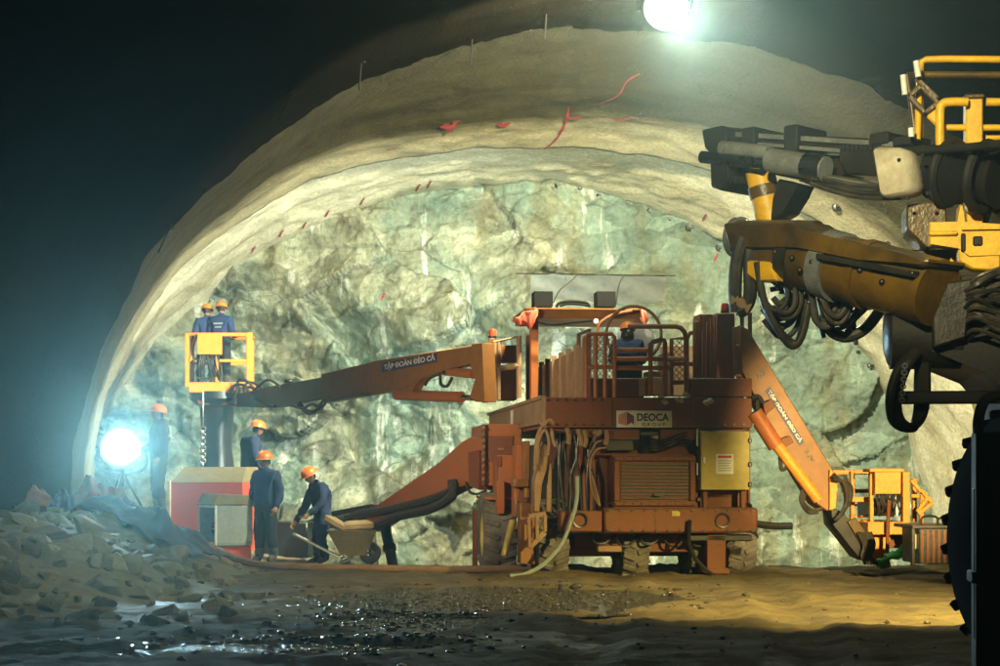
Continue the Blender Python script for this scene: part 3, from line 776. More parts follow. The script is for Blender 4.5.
def text(name, s, org, ex, ez, width, height, mat, parent, ext=.002, bold=.0):
    cu = bpy.data.curves.new(name, 'FONT'); cu.body = s; cu.extrude = 0; cu.offset = bold
    tmp = bpy.data.objects.new(name + '_src', cu); COL.objects.link(tmp)
    dg = bpy.context.evaluated_depsgraph_get(); me = bpy.data.meshes.new_from_object(tmp.evaluated_get(dg))
    bpy.data.objects.remove(tmp); bpy.data.curves.remove(cu)
    xs = [v.co.x for v in me.vertices]; ys_ = [v.co.y for v in me.vertices]
    x0, x1, y0, y1 = min(xs), max(xs), min(ys_), max(ys_)
    org, ex, ez = Vector(org), Vector(ex).normalized(), Vector(ez).normalized()
    for v in me.vertices: v.co = org + ex * ((v.co.x - x0) / (x1 - x0) * width) + ez * ((v.co.y - y0) / (y1 - y0) * height)
    me.materials.append(M[mat]); me.name = name
    o = bpy.data.objects.new(name, me); COL.objects.link(o); o.parent = parent
    return o
def textpx(name, s, x0, y0, x1, y1, dl, mat, parent, bold=0.0):
    a, b = L(x0, y1, dl), L(x1, y0, dl)
    return text(name, s, a, (1, 0, 0), (0, 0, 1), b.x - a.x, b.z - a.z, mat, parent, bold=bold)
part('red_heading', M['red_ink'], (718, 455.6, 731.5, 458, -.106, .001), b=0, parent=cb)
for k in range(5): part('notice_line', M['grey'], (718, 460.5 + k * 2.4, 731.5 - (k % 3), 461.3 + k * 2.4, -.106, .001), b=0, parent=cb)
# company sign
sg = part('sign_board', M['white'], (616.5, 410.5, 672, 427.5, -.02, .016), b=.002); sg['label'] = 'white company sign board with a pink and purple cube logo'
mb = MB(); ppx(mb, [(618.5, 415), (626.3, 411.8), (626.3, 425.5), (618.5, 423.5)], -.0245, .003, b=0); mb.build('logo_left', M['logo_pink'], sg)
mb = MB(); ppx(mb, [(626.8, 411.8), (634, 416), (634, 425), (631.5, 422.5), (626.8, 425.5)], -.0245, .003, b=0); mb.build('logo_right', M['logo_purple'], sg)
textpx('sign_letters', 'DEOCA', 637, 413.5, 669, 421, -.025, 'navy_ink', sg, .03)
textpx('sign_small_letters', 'G R O U P', 642, 423, 665.5, 426, -.025, 'navy_ink', sg, .02)

# fittings that break up the plain panels: bolts, hinges, pipes, seams, lifting eyes
random.seed(31)
mb = MB()
for x, y in [(604 + k * 9.3, y_) for k in range(17) for y_ in (424.5,)] + [(548 + k * 9, y_) for k in range(7) for y_ in (400, 424.5)]:
    q = L(x, y, -.004); mb.lathe([(0, .014), (.018, .014), (.02, 0)], q, (0, -1, 0), 8)
b_ = mb.build('deck_bolts', M['dark'], rig); b_['kind'] = 'stuff'
mb = MB()
for x in [616 + k * 8.6 for k in range(10)]:
    for y in (458.5, 503.5): mb.lathe([(0, .014), (.016, .014), (.018, 0)], L(x, y, .028), (0, -1, 0), 8)
for x in [608 + k * 12 for k in range(13)]:
    for y in (510.5, 530.5): mb.lathe([(0, .014), (.02, .014), (.022, 0)], L(x, y, -.122), (0, -1, 0), 8)
b_ = mb.build('cover_bolts', M['dark'], rig); b_['kind'] = 'stuff'
for y in (463, 480, 497): part('hinge', M['dark'], (697, y, 701, y + 5, .03, .06))
for y in (438, 462, 482): part('hinge', M['dark'], (748.5, y, 752, y + 5, -.13, .06))
part('cover_handle', M['dark'], (654, 493, 662, 496, .0, .03)); part('deck_seam', M['dark'], (612, 398, 612.8, 427, -.006, .005), b=0); part('deck_seam', M['dark'], (690, 398, 690.8, 427, -.006, .005), b=0)
part('seam', M['dark'], (655, 511, 655.7, 531, -.124, .005), b=0)
part('valve_block', M['dark'], (606, 432, 634, 451, .1, .14), ); part('filter_bracket', M['dark'], (640, 431, 660, 436, .12, .1))
for x in (646, 655): 
    mb = MB(); mb.cyl(L(x, 436, .14), L(x, 451, .14), .055, n=14); mb.build('filter', M['cabinet'] if x > 650 else M['black'], rig)
for k in range(5):
    y = 433 + k * 3.6; mb = MB(); tpx(mb, [(606, y, .06), (596, y + 3, .05), (590, y + 18, .1), (592 + k, 490, .1), (600, 506, .05)], .016, .05, 6); mb.build('pipe', M['dark'] if k % 2 else M['tan'], rig)
for k in range(4):
    y = 434 + k * 3; mb = MB(); tpx(mb, [(634, y, .08), (660, y + 6, .02), (686, y - 1, .06), (697, 438 + k * 4, .1)], .016, .05, 6); mb.build('pipe', M['black'], rig)
for k in range(6):
    x = 590 + k * 24; mb = MB(); tpx(mb, [(x, 534, .3), (x + 6, 543 + random.random() * 5, .2), (x + 16, 542 + random.random() * 5, .2), (x + 24, 535, .3)], .018, .2, 6); mb.build('hose', M['hose'], rig)
for x in (610, 748):
    mb = MB(); mb.torus(L(x, 507, .05), .05, .015, (0, 1, 0), 14, 6); mb.build('lifting_eye', M['dark'], rig)
for k in range(8):
    y = 428 + k * 7; part('flank_bolt', M['tan'], (518.5, y, 520, y + 1.5, 2.58, .02), b=0)
part('flank_hatch', M['rust'], (488, 436, 513, 462, 2.57, .03)); part('flank_hatch_handle', M['tan'], (498, 448, 504, 450, 2.55, .02)); part('flank_grab', M['tan'], (515, 500, 517, 515, .85, .03))
# railings and upper works
def rails(name, mat, segs, dl, r=.025, parent=None, curve=False):
    mb = MB()
    for s_ in segs:
        q = [L(p[0], p[1], p[2] if len(p) > 2 else dl) for p in s_]
        mb.tube(q, r, 8)
    return mb.build(name, M[mat], parent or rig)
rails('guard_rail', 'orange', [[(628, 326.5), (676, 326.5), (681, 328), (684.5, 332), (686, 337), (686.5, 396)], [(615, 359), (686, 359)], [(615, 368), (669, 368)], [(618, 350, .2), (649, 350, .2)]], .1, .034)
rails('guard_rail', 'orange', [[(650.5, 396), (650.5, 344), (653, 342), (661, 340), (664, 340.5), (665, 343), (665.5, 396)]], .1, .034)
gt = rails('gate', 'orange', [[(586, 398), (586, 337), (588, 334), (612, 334), (614.5, 337), (614.5, 398)], [(586, 367), (614.5, 367)], [(595.5, 335), (595.5, 398)], [(605, 335), (605, 398)]], .06, .03)
def mesh_panel(x0, y0, x1, y1, dl, step, parent, name='wire_mesh'):
    mb = MB(); a, c = L(x0, y1, dl), L(x1, y0, dl)
    w_, h_ = c.x - a.x, c.z - a.z
    n_ = int((w_ + h_) / step)
    for k in range(n_):
        s_ = k * step
        for fl in (0, 1):
            p0 = (min(s_, w_), max(0, s_ - w_)); p1 = (max(0, s_ - h_), min(s_, h_))
            if fl: p0, p1 = (w_ - p0[0], p0[1]), (w_ - p1[0], p1[1])
            if math.hypot(p0[0] - p1[0], p0[1] - p1[1]) > .02:
                mb.tube([Vector((a.x + p0[0], dl + fl * .004, a.z + p0[1])), Vector((a.x + p1[0], dl + fl * .004, a.z + p1[1]))], .006, 4)
    return mb.build(name, M['tan'], parent)
mesh_panel(587, 336, 614, 378, .07, .085, gt)
g2 = rails('gate', 'orange', [[(671.5, 396), (671.5, 339), (687, 338)], [(671.5, 383), (690, 382)], [(687, 338), (687, 396)], [(687, 339), (690, 333), (697, 332)], [(671.5, 364), (697, 364)]], .5, .03)
mesh_panel(672, 340, 687, 383, .52, .085, g2)
part('crate_stack', M['tan'], (645, 377, 662, 395, .6, .5), (648, 371, 660, 377, .65, .4)); 
part('side_locker', M['tan'], (665, 352, 672, 396, 2.5, .6), (664, 345, 697, 396, 3.2, .3))
# right cage with upright boards
cg = part('cage', M['orange'], (694, 321, 700, 398, .4, .1), (699, 314, 713, 330, 1.0, .4), (716, 313, 735, 398, .9, .6), (703, 330, 712, 398, 1.2, .5))
mb = MB()
for k in range(6): bpx(mb, 696 + k * 3.6, 322 - (k % 3) * 3, 698.2 + k * 3.6, 398, .35 + .1 * (k % 2), .04, .004)
for x in (742, 750): tpx(mb, [(x, 313), (x, 398)], .03, .25, 8)
for y in (314, 346, 376): tpx(mb, [(736, y), (751, y)], .022, .25, 8)
mb.build('cage_post', M['orange'], cg)
part('cage_skirt', M['rust'], (690, 378, 752, 397, .05, .08)); part('deck_box', M['rust'], (588, 378, 642, 397, 1.4, .7), (696, 380, 750, 396, .3, .7))
def beacon(px, py, dl, parent=rig):
    c0 = L(px, py, dl); mb = MB(); mb.lathe([(0, .12), (.045, .11), (.06, .07), (.062, 0), (0, 0)], c0, (0, 0, 1), 14); o = mb.build('beacon', M['redlamp'], parent)
    mb = MB(); mb.lathe([(.03, 0), (.07, -.002), (.07, -.03), (.025, -.05), (.025, -.18), (0, -.18)], c0, (0, 0, 1), 10); mb.build('beacon_base', M['dark'], o)
beacon(725, 311, 1.1); beacon(492.5, 336, 4.0)
part('beacon_mast', M['rust'], (489, 338, 495, 385, 3.9, .08))
# left small cage
rails('end_cage', 'tan', [[(494.5, 398), (494.5, 342), (519, 336.5), (519, 398)], [(494, 369), (519, 366)], [(498, 400), (498, 342)]], 3.8, .045)
part('end_cage_box', M['rust'], (499, 345, 518, 362, 4.3, .4), (500, 369, 517, 400, 4.2, .5), (484, 345, 490, 402, 3.5, .4))
# boarded side fence on the left deck edge
xf = L(585, 338, .3).x
mb = MB()
for k in range(7):
    y0 = .35 + k * .80
    mb.box(xf + .01, xf + .04, y0, y0 + .77, zd + .03, zd + .74, .006)
    mb.box(xf - .035, xf + .05, y0 + .765, y0 + .815, zd, zd + .80, .006)
mb.box(xf - .035, xf + .05, .28, .345, zd, zd + .86, .006)
mb.build('side_fence', M['tan'], rig)
mb = MB(); mb.tube([Vector((xf + .06, .3, zd)), Vector((xf + .06, .3, zd + .95)), Vector((xf + .06, 1.3, zd + .97)), Vector((xf + .06, 1.3, zd))], .03, 8); mb.build('fence_rail', M['rust'], rig)
# canopy
cp = part('canopy', M['boom_orange'], (527, 309, 646, 319, 3.6, 1.7), (526, 307.5, 646, 310, 3.5, 1.9)); 
part('canopy_post', M['orange'], (530.5, 318, 538.5, 400, 3.7, .16)); part('canopy_post', M['orange'], (636, 318, 642.5, 400, 3.7, .16))
part('canopy_post', M['rust'], (526.5, 335, 530, 400, 5.0, .14)); part('canopy_brace', M['rust'], (541, 319, 634, 323, 5.0, .1))
def cloth(pts, dl, th=.10):
    """a wad of cloth tied to the roof corner, with drooping tails"""
    mb = MB(); ppx(mb, pts, dl, th, b=0); bm = mb.bm
    bmesh.ops.triangulate(bm, faces=bm.faces[:])
    for _ in range(3): bmesh.ops.subdivide_edges(bm, edges=bm.edges[:], cuts=1)
    for v in bm.verts:
        n_ = v.co * 7.0
        v.co += Vector((mn.noise(n_), 1.6 * mn.noise(n_ + Vector((9, 0, 0))), mn.noise(n_ + Vector((0, 9, 0))))) * .05
    return mb.build('red_cloth', M['red_cloth'], rig, ang=180)
cloth([(537, 308), (528, 311), (521, 316), (513, 318), (518, 321), (522, 325), (528, 323), (530, 329), (534, 323), (538, 316)], 3.40, .2)
cloth([(640, 308), (645, 311), (648, 319), (646, 325), (642, 323), (641, 316)], 3.40, .12)
hose([(538, 322), (552, 324.5), (568, 323), (584, 321.5), (598, 320)], .018, 'soot', 3.5, 'cable')
hose([(598, 350), (598, 328), (604, 320), (616, 314), (632, 311)], .025, 'rust', 3.4, 'cable')
hose([(640, 345), (645, 328), (640, 318)], .03, 'rust', 3.4, 'cable')
mb = MB(); mb.ball(L(596, 321, 3.45), .035, 2); mb.build('amber_lamp', M['lens_amber'], rig)
for px in (543.5, 606.5):
    fl = part('roof_flood', M['soot'], (px - 9.5, 291, px + 9.5, 307, 4.1, .35))
    part('lens', M['lens_warm'], (px - 8, 293, px + 8, 305, 4.455, .01), parent=fl, b=0)
hose([(556, 307), (560, 303), (572, 301.5), (586, 303), (590, 307)], .025, 'soot', 3.9, 'cable')
hose([(560, 306), (568, 304), (580, 304.5), (588, 306)], .02, 'soot', 3.8, 'cable')
hose([(553, 303), (560, 290), (572, 280), (577, 275)], .012, 'dark', 4.2, 'cable')
hose([(616, 304), (619, 285), (624, 275)], .012, 'dark', 4.2, 'cable')
# round reel behind the worker
mb = MB(); c0 = L(637, 341, 2.2)
mb.lathe([(0, -.03), (.20, -.05), (.27, -.02), (.28, .05), (0, .06)], c0, (0, 1, 0), 28); rl = mb.build('reel', M['white'], rig)
mb = MB(); mb.torus(c0 + Vector((-.06, -.07, .10)), .42, .025, (0, 1, 0)); mb.build('reel_hoop', M['rust'], rl)
mb = MB(); mb.ball(c0 + Vector((-.19, -.25, .05)), .13, 2, sc=(.8, 1, 1.1)); mb.build('reel_motor', M['dark'], rl)

# booms: each lies in its own vertical plane, turned from the rig
def boom_part(fr, name, mat, polys, y0, y1, b=.012):
    mb = MB()
    for p in polys: mb.prism([(lambda v: (v.x, v.z))(w2r(fr, x, y)) for x, y in p], y0, y1, b=b)
    o = mb.build(name, mat, None, 40); place(o, fr); return o
def w2r(fr, x, y): return fr.L(x, y, 0)
def place(o, fr):
    o.parent = rig
    o.matrix_parent_inverse = Matrix.Identity(4)
    rw = Matrix.Translation(RF.O) @ Matrix.Rotation(RF.yaw, 4, 'Z'); bw = Matrix.Translation(fr.O) @ Matrix.Rotation(fr.yaw, 4, 'Z')
    o.matrix_local = rw.inverted() @ bw
    return o
def btube(fr, name, mat, pts, r, dl=0.0, n=12, par=None):
    mb = MB(); q = [fr.L(p[0], p[1], dl) for p in pts]
    mb.tube(cr(q, 5) if len(q) > 2 else q, r, n); o = mb.build(name, M[mat], None)
    if par:
        o.parent = par
    else: place(o, fr)
    return o
BL = frame2(P(235, 395, 36.3), P(482, 370, 28.2))
up = boom_part(BL, 'upper_boom', M['boom_orange'], [[(482, 344), (483, 362), (449, 369), (424, 377), (407, 387), (392, 391), (322, 403), (322, 374), (379, 360.5)]], -.02, .16)
def bchild(fr, name, mat, polys, y0, y1, par, b=.008):
    for p in polys:
        mb = MB(); mb.prism([(lambda v: (v.x, v.z))(fr.L(x, y, 0)) for x, y in p], y0, y1, b=b)
        o = mb.build(name, mat, par)
    return o
bchild(BL, 'inner_boom', M['dark'], [[(323, 377), (323, 398), (276, 408), (236, 407), (236, 394), (273, 386)]], .0, .14, up)
bchild(BL, 'boom_root', M['boom_orange'], [[(474, 344), (485, 343), (487, 402), (478, 402), (472, 397), (478, 380), (473, 366)]], -.05, .18, up)
bchild(BL, 'boom_bracket', M['boom_orange'], [[(395, 391), (400, 398), (412, 394), (416, 384), (424, 376), (410, 378)], [(440, 368), (446, 374), (454, 373), (452, 367)]], .0, .15, up)
btube(BL, 'cylinder', 'orange', [(397, 395), (462, 397)], .09, .07, 14, up); btube(BL, 'cylinder_rod', 'steel', [(462, 397), (473, 398)], .05, .07, 12, up)
btube(BL, 'cylinder', 'orange', [(445, 371), (474, 374)], .075, .07, 14, up)
mb = MB(); q = BL.L(289, 381, .1); mb.ball(q, .10, 2, sc=(1.2, 1, .5)); mb.build('boom_cap', M['dark'], up)
for pts in ([(300, 402), (306, 410), (316, 410), (322, 402)], [(298, 404), (310, 414), (325, 404)], [(290, 405), (303, 408), (312, 404), (320, 408)], [(425, 385), (430, 378), (444, 372)], [(280, 386), (270, 380), (262, 383), (252, 395), (262, 404), (275, 406)], [(440, 372), (441, 384), (447, 386), (452, 378)], [(330, 401), (345, 396), (370, 394)]):
    btube(BL, 'hose', 'hose', pts, .028, -.04, 6, up)
# plate and letters on the upper boom
def btext(fr, s, p0, p1, hpx, dl, par, mat, plate=None, bold=.03, trim=1.0):
    a, b_ = fr.L(*p0, dl), fr.L(*p1, dl); ex = (b_ - a); w_ = ex.length; ex.normalize(); ez = Vector((-ex.z, 0, ex.x))
    h_ = hpx * (fr.O + fr.y * dl + fr.x * a.x).y / FPX
    if plate:
        mb = MB(); e = h_ * .28; q = [a - ex * e - ez * e, b_ + ex * e - ez * e, b_ + ex * e + ez * (h_ + e), a - ex * e + ez * (h_ + e)]
        mb.bm.faces.new([mb.bm.verts.new(v + Vector((0, .004, 0))) for v in q]); o = mb.build('name_plate', M[plate], par, fix=False)
    return text('boom_letters', s, a, ex, ez, w_, h_, mat, par, bold=bold)
btext(BL, 'TẬP ĐOÀN ĐÈO CẢ', (384, 371.3), (435, 361.5), 8.2, -.03, up, 'white_ink', None, .035)
mb = MB(); q = [BL.L(x, y, -.024) for x, y in ((382, 372.5), (437, 362), (437, 353), (382, 363))]
mb.bm.faces.new([mb.bm.verts.new(v) for v in q]); mb.build('name_plate', M['navy_plate'], up)

BLo = frame2(P(330, 520, 31.5), P(482, 465, 27.6))
lo = boom_part(BLo, 'lower_boom', M['orange'], [[(482, 438), (482, 478), (455, 489), (440, 497), (405, 513), (388, 519), (369, 532), (364, 526), (366, 512), (385, 500), (440, 462), (462, 442), (470, 437)]], 0, .30)
bchild(BLo, 'boom_arm', M['dark'], [[(366, 504), (366, 522), (330, 527), (296, 531), (296, 523), (330, 511)]], .08, .42, lo)
btube(BLo, 'pipe', 'hose', [(345, 521), (360, 514), (388, 510), (425, 501), (450, 491), (452, 482)], .07, -.06, 8, lo)
btube(BLo, 'pipe', 'hose', [(366, 531), (395, 517), (430, 509), (452, 496), (452, 480)], .08, -.1, 8, lo)
btube(BLo, 'pipe', 'steel', [(330, 519), (368, 511)], .03, -.05, 8, lo)
btube(BLo, 'hose', 'hose', [(387, 515), (386, 530), (390, 550), (394, 572)], .09, .1, 10, lo); btube(BLo, 'hose', 'hose', [(371, 532), (373, 550), (375, 574)], .08, .5, 10, lo)
btube(BLo, 'hose_clamp', 'dark', [(389, 545), (390, 551)], .115, .1, 10, lo)
btube(BLo, 'hose', 'hose', [(466, 482), (470, 492), (478, 494), (486, 490)], .02, -.05, 6, lo)
bchild(BLo, 'boom_knuckle', M['rust'], [[(473, 452), (484, 450), (484, 490), (474, 486)]], -.1, .4, lo)

BR = Frame(P(790, 430, 25.6).to_2d().to_3d(), 8)
rb = boom_part(BR, 'right_boom', M['boom_orange'], [[(736, 326), (744, 330), (831, 474), (829, 509), (823, 511), (813, 504), (797, 478), (778, 444), (752, 398), (738, 372)]], -.2, .25)
bchild(BR, 'boom_end_plate', M['orange_bright'], [[(824, 470), (832, 474), (830, 508), (824, 510)]], -.26, .30, rb)
btube(BR, 'cylinder', 'orange', [(754, 412), (776, 446)], .115, -.34, 16, rb); btube(BR, 'cylinder', 'orange_bright', [(776, 444), (818, 500)], .08, -.34, 14, rb)
bchild(BR, 'cylinder_clamp', M['rust'], [[(772, 440), (783, 436), (786, 443), (774, 450)], [(756, 405), (764, 400), (768, 408), (758, 416)]], -.36, -.19, rb)
mb = MB(); q = [BR.L(x, y, -.206) for x, y in ((765, 391), (799.5, 446), (804.5, 442.5), (770, 386.5))]
mb.bm.faces.new([mb.bm.verts.new(v) for v in q]); mb.build('name_plate', M['navy_plate'], rb)
btext(BR, 'TẬP ĐOÀN ĐÈO CẢ', (767, 392), (799, 443), 5.0, -.211, rb, 'white_ink', None, .035)
btext(BR, '2 JV', (804, 451), (811, 463), 5.0, -.211, rb, 'dark', None, .03)
btext(BR, '2', (756, 374), (760, 380), 8.0, -.211, rb, 'dark', None, .03)
for pts in ([(757, 400), (758, 412), (764, 416), (766, 404)], [(752, 398), (758, 396), (764, 404)], [(780, 455), (782, 470), (792, 462)], [(806, 492), (803, 502), (812, 510), (822, 509)], [(804, 488), (801, 500), (808, 512), (818, 512)]):
    btube(BR, 'hose', 'hose', pts, .03, -.3, 6, rb)
# knuckle and drooping hoses between boom and the low basket
bchild(BR, 'boom_elbow', M['dark'], [[(826, 506), (838, 512), (862, 536), (870, 551), (864, 561), (854, 557), (845, 545), (828, 524)]], -.2, .2, rb)
bchild(BR, 'elbow_plate', M['yellow_dirty'], [[(842, 521), (850, 517), (862, 534), (856, 545)]], -.24, -.2, rb)
for k in range(7):
    btube(BR, 'hose', 'hose', [(833, 474 + k), (842 + k * 1.2, 484), (846 + k * .7, 500), (842 - k, 514 + k), (836, 518)], .03, -.3 - .03 * (k % 3), 6, rb)
for k in range(5): btube(BR, 'hose', 'hose', [(858 + k * 3, 532), (864 + k * 2.5, 545), (862 + k * 2, 556), (866 + k * 3, 564)], .028, -.28, 6, rb)

# ------------------------------------------------------------------ work baskets (one builder)
def basket(fr, S_, org, name_parent, leg=True):
    """S_ metres per photo unit of the left basket; org local point of basket's lower left"""
    def q(x, z): return Vector((org.x + x * S_, org.y, org.z + z * S_))
    t = name_parent
    D = 1.1
    mb = MB(); mb.box(q(0, 0).x, q(64, 0).x, org.y, org.y + D, q(0, -2).z, q(0, 9).z, .02); fl = mb.build('floor_beam', M['orange_bright'], t); place(fl, fr)
    def fr_part(nm, bxs, mat='orange_bright'):
        mb = MB()
        for x0, x1, z0, z1, y0, y1 in bxs:
            mb.box(q(x0, 0).x, q(x1, 0).x, org.y + y0, org.y + y1, q(0, z0).z, q(0, z1).z, .008)
        o = mb.build(nm, M[mat], t); place(o, fr); return o
    fr_part('post', [(-3, 1, 4, 58, 0, .08)]); fr_part('post', [(58, 64, 9, 59, 0, .1)]); fr_part('post', [(27, 30.5, 9, 46, 0, .06)])
    fr_part('post', [(-3, 1, 4, 58, D - .08, D)]); fr_part('post', [(58, 62, 9, 59, D - .08, D)])
    fr_part('top_rail', [(1, 58, 55, 58.5, 0, .07), (1, 58, 55, 58, D - .07, D), (-3, 0, 55, 58, .08, D - .08), (60, 63, 55, 58, .1, D - .08)])
    fr_part('mid_rail', [(28, 58, 29, 32, 0, .06), (1, 58, 29, 32, D - .06, D), (1, 26, 31, 33, .0, .05)])
    fr_part('control_box', [(10, 34, 36, 57.5, -.20, -.01)])
    mb = MB(); mb.tube([q(2, 30) + Vector((0, .0, 0)), q(8, 56)], .03, 6); o = mb.build('brace', M['orange_bright'], t); place(o, fr)
    mb = MB()
    for k in range(12):
        x = 12 + k * 1.7
        mb.tube(cr([q(x, 36) + Vector((0, -.1, 0)), q(x + random.uniform(-3, 3), 26) + Vector((0, -.16, 0)), q(x + random.uniform(-6, 6), 15) + Vector((0, -.05, 0)), q(x + random.uniform(-5, 4), 8 + random.uniform(0, 6)) + Vector((0, .05, 0))], 4), .016, 5)
    o = mb.build('hose_bundle', M['hose'], t); place(o, fr)
    return t
BKL = Frame(P(216, 395, 36.4).to_2d().to_3d(), 4)
basket(BKL, 36.4 / FPX, BKL.L(188, 391, 0), thing_empty := rig)
# carrier under the high basket
mb = MB(); mb.lathe([(.0, .12), (.55, .10), (.55, -.05), (.35, -.22), (.30, -1.0), (.36, -1.5), (.20, -1.55)], BKL.L(217, 397, .5), (0, 0, 1), 18); o = mb.build('swivel', M['dark'], rig); place(o, BKL)
mb = MB(); mb.box(BKL.L(196, 0, 0).x, BKL.L(246, 0, 0).x, .1, .9, BKL.L(0, 405, 0).z, BKL.L(0, 393.5, 0).z, .03); o = mb.build('carrier_beam', M['rust'], rig); place(o, BKL)
for k in range(4):
    mb = MB(); x = 232 + k * 4; h_ = (9, 14, 6, 11)[k]
    mb.tube(cr([BKL.L(x, 394, -.15 - .04 * k), BKL.L(x + 3, 394 - h_, -.2), BKL.L(x + 14, 392 - h_ * .6, -.25), BKL.L(x + 20 + 3 * k, 400, -.15), BKL.L(x + 30, 404, -.1)], 5), .028, 6); o = mb.build('hose', M['black'], rig); place(o, BKL)
BKR = Frame(P(885, 520, 25.9).to_2d().to_3d(), 6)
def rr_part(nm, bxs, mat='orange_bright'):
    mb = MB()
    for x0, y0, x1, y1, dl, th in bxs:
        a_, c_ = BKR.L(x0, y0, dl), BKR.L(x1, y1, dl); mb.box(a_.x, c_.x, dl, dl + th, c_.z, a_.z, .008)
    o = mb.build(nm, M[mat], rig); place(o, BKR); return o
def rr_beams(nm, segs, w=.05, mat='orange_bright'):
    mb = MB()
    for p0, p1, dl in segs: mb.beam(BKR.L(*p0, dl), BKR.L(*p1, dl), w, w)
    o = mb.build(nm, M[mat], rig); place(o, BKR); return o
rr_part('floor_beam', [(868, 522, 909, 534.5, 0, 1.2)])
rr_part('control_box', [(875, 471.5, 901, 494, -.12, .25)])
rr_part('box_lid', [(870, 468.5, 904, 472, -.14, .35)])
rr_part('post', [(903, 472, 910, 523, 0, .12)]); rr_part('post', [(870, 471, 874, 523, .02, .08)]); rr_part('post', [(913, 478, 917, 522, .5, .08)]); rr_part('post', [(851, 471, 855, 522, .6, .08)]); rr_part('post', [(833, 474, 838, 492, .7, .08)])
rr_part('top_rail', [(833, 470, 872, 474.5, .7, .07)]); rr_part('mid_rail', [(846, 497, 872, 502, .3, .07)]); rr_part('low_rail', [(852, 515, 872, 517.5, .6, .06), (846, 520, 868, 522.5, .5, .06)])
rr_part('far_rail', [(853, 489, 871, 493, 1.05, .06)], 'orange'); rr_part('far_rail', [(853, 504, 871, 506, 1.05, .06)], 'orange')
rr_beams('side_bracket', [((911, 480), (921, 492), .2), ((921, 490), (932, 503), .2), ((932, 503), (918, 514), .2), ((922, 493), (921, 526), .25), ((927, 498), (917, 512), .2), ((911, 496), (923, 496), .3)], .055)
mb = MB()
for k in range(16):
    x = 877 + k * 1.5
    q = [BKR.L(x, 493, -.05), BKR.L(x + random.uniform(-1, 1), 499, -.08), BKR.L(x + random.uniform(-3, 3), 506, -.1), BKR.L(x + random.uniform(-5, 5), 512 + random.uniform(0, 5), .02)]
    mb.tube(cr(q, 4), .014, 5)
o = mb.build('hose_bundle', M['hose'], rig); place(o, BKR)
mb = MB(); mb.box(BKR.L(876, 0, 0).x, BKR.L(903, 0, 0).x, .3, .9, BKR.L(0, 519, 0).z, BKR.L(0, 500, 0).z, .02); o = mb.build('tool_box', M['dark'], rig); place(o, BKR)
rr_beams('support_leg', [((871, 536), (879, 562), .3), ((884, 536), (879, 556), .3), ((880, 536), (884, 568), .5)], .16)
rr_beams('link_arm', [((866, 552), (884, 540), .35)], .2, 'rust'); rr_part('dark_underside', [(872, 535, 908, 548, .4, .6)], 'rust')
mb = MB(); mb.tube(cr([BKR.L(889, 500, -.15), BKR.L(888, 525, -.1), BKR.L(887, 560, -.05)], 4), .03, 8); o = mb.build('hose', M['rust'], rig); place(o, BKR)
mb = MB(); pts = cr([BKR.L(909, 526, -.1), BKR.L(909, 540, -.1), BKR.L(903, 550, -.12), BKR.L(893, 556, -.14), BKR.L(884, 560, -.1), BKR.L(880, 566, -.05)], 8)
for d in (0, 1, 2):
    mb.tube([p + Vector((.05 * math.sin(i * .9 + d * 2.1), .05 * math.cos(i * .9 + d * 2.1), .035 * math.sin(i * .5 + d))) for i, p in enumerate(pts)], .035, 6)
o = mb.build('green_hose', M['green'], rig); place(o, BKR)
mb = MB(); mb.cyl(BKL.L(203, 428, -.3), BKL.L(203, 392, -.3), .02, n=6)
for k in range(12): mb.torus(BKL.L(203, 429 + k * 3.2, -.3), .05, .018, (1, 0, 0) if k % 2 else (0, 1, 0), 10, 5)
o = mb.build('chain', M['steel'], rig); place(o, BKL)
# ------------------------------------------------------------------ the yellow drilling rig on the right
YF = Frame(P(985, 500, 11.8).to_2d().to_3d(), -8)
yr = thing('drilling_rig', 'yellow and black drilling rig reaching in from the right edge with its boom folded back', 'drilling rig', YF)
def yplace(o, fr):
    o.parent = yr
    rw = Matrix.Translation(YF.O) @ Matrix.Rotation(YF.yaw, 4, 'Z'); bw = Matrix.Translation(fr.O) @ Matrix.Rotation(fr.yaw, 4, 'Z')
    o.matrix_local = rw.inverted() @ bw; return o
def ypoly(fr, nm, mat, polys, y0, y1, par=None, b=.012):
    mb = MB()
    for p in polys: mb.prism([(lambda v: (v.x, v.z))(fr.L(x, y, 0)) for x, y in p], y0, y1, b=b)
    o = mb.build(nm, M[mat], par)
    return o if par else yplace(o, fr)
def ybox(fr, nm, mat, bxs, par=None, b=.01):
    for x0, y0, x1, y1, dl, th in bxs:
        mb = MB()
        a_, c_ = fr.L(x0, y0, dl), fr.L(x1, y1, dl); mb.box(min(a_.x, c_.x), max(a_.x, c_.x), dl, dl + th, min(a_.z, c_.z), max(a_.z, c_.z), b)
        o = mb.build(nm, M[mat], par)
        if not par: yplace(o, fr)
    return o
def ytube(fr, nm, mat, pts, r, dl=0.0, n=12, par=None, sm=True):
    mb = MB(); q = [fr.L(p[0], p[1], p[2] if len(p) > 2 else dl) for p in pts]
    if len(q) > 2 and sm:
        q2 = cr(q, 6)
        if isinstance(r, list): r = [r[min(len(r) - 1, int(i / 6))] + (r[min(len(r) - 1, int(i / 6) + 1)] - r[min(len(r) - 1, int(i / 6))]) * ((i % 6) / 6) for i in range(len(q2))]
        q = q2
    mb.tube(q, r, n); o = mb.build(nm, M[mat], par)
    return o if par else yplace(o, fr)

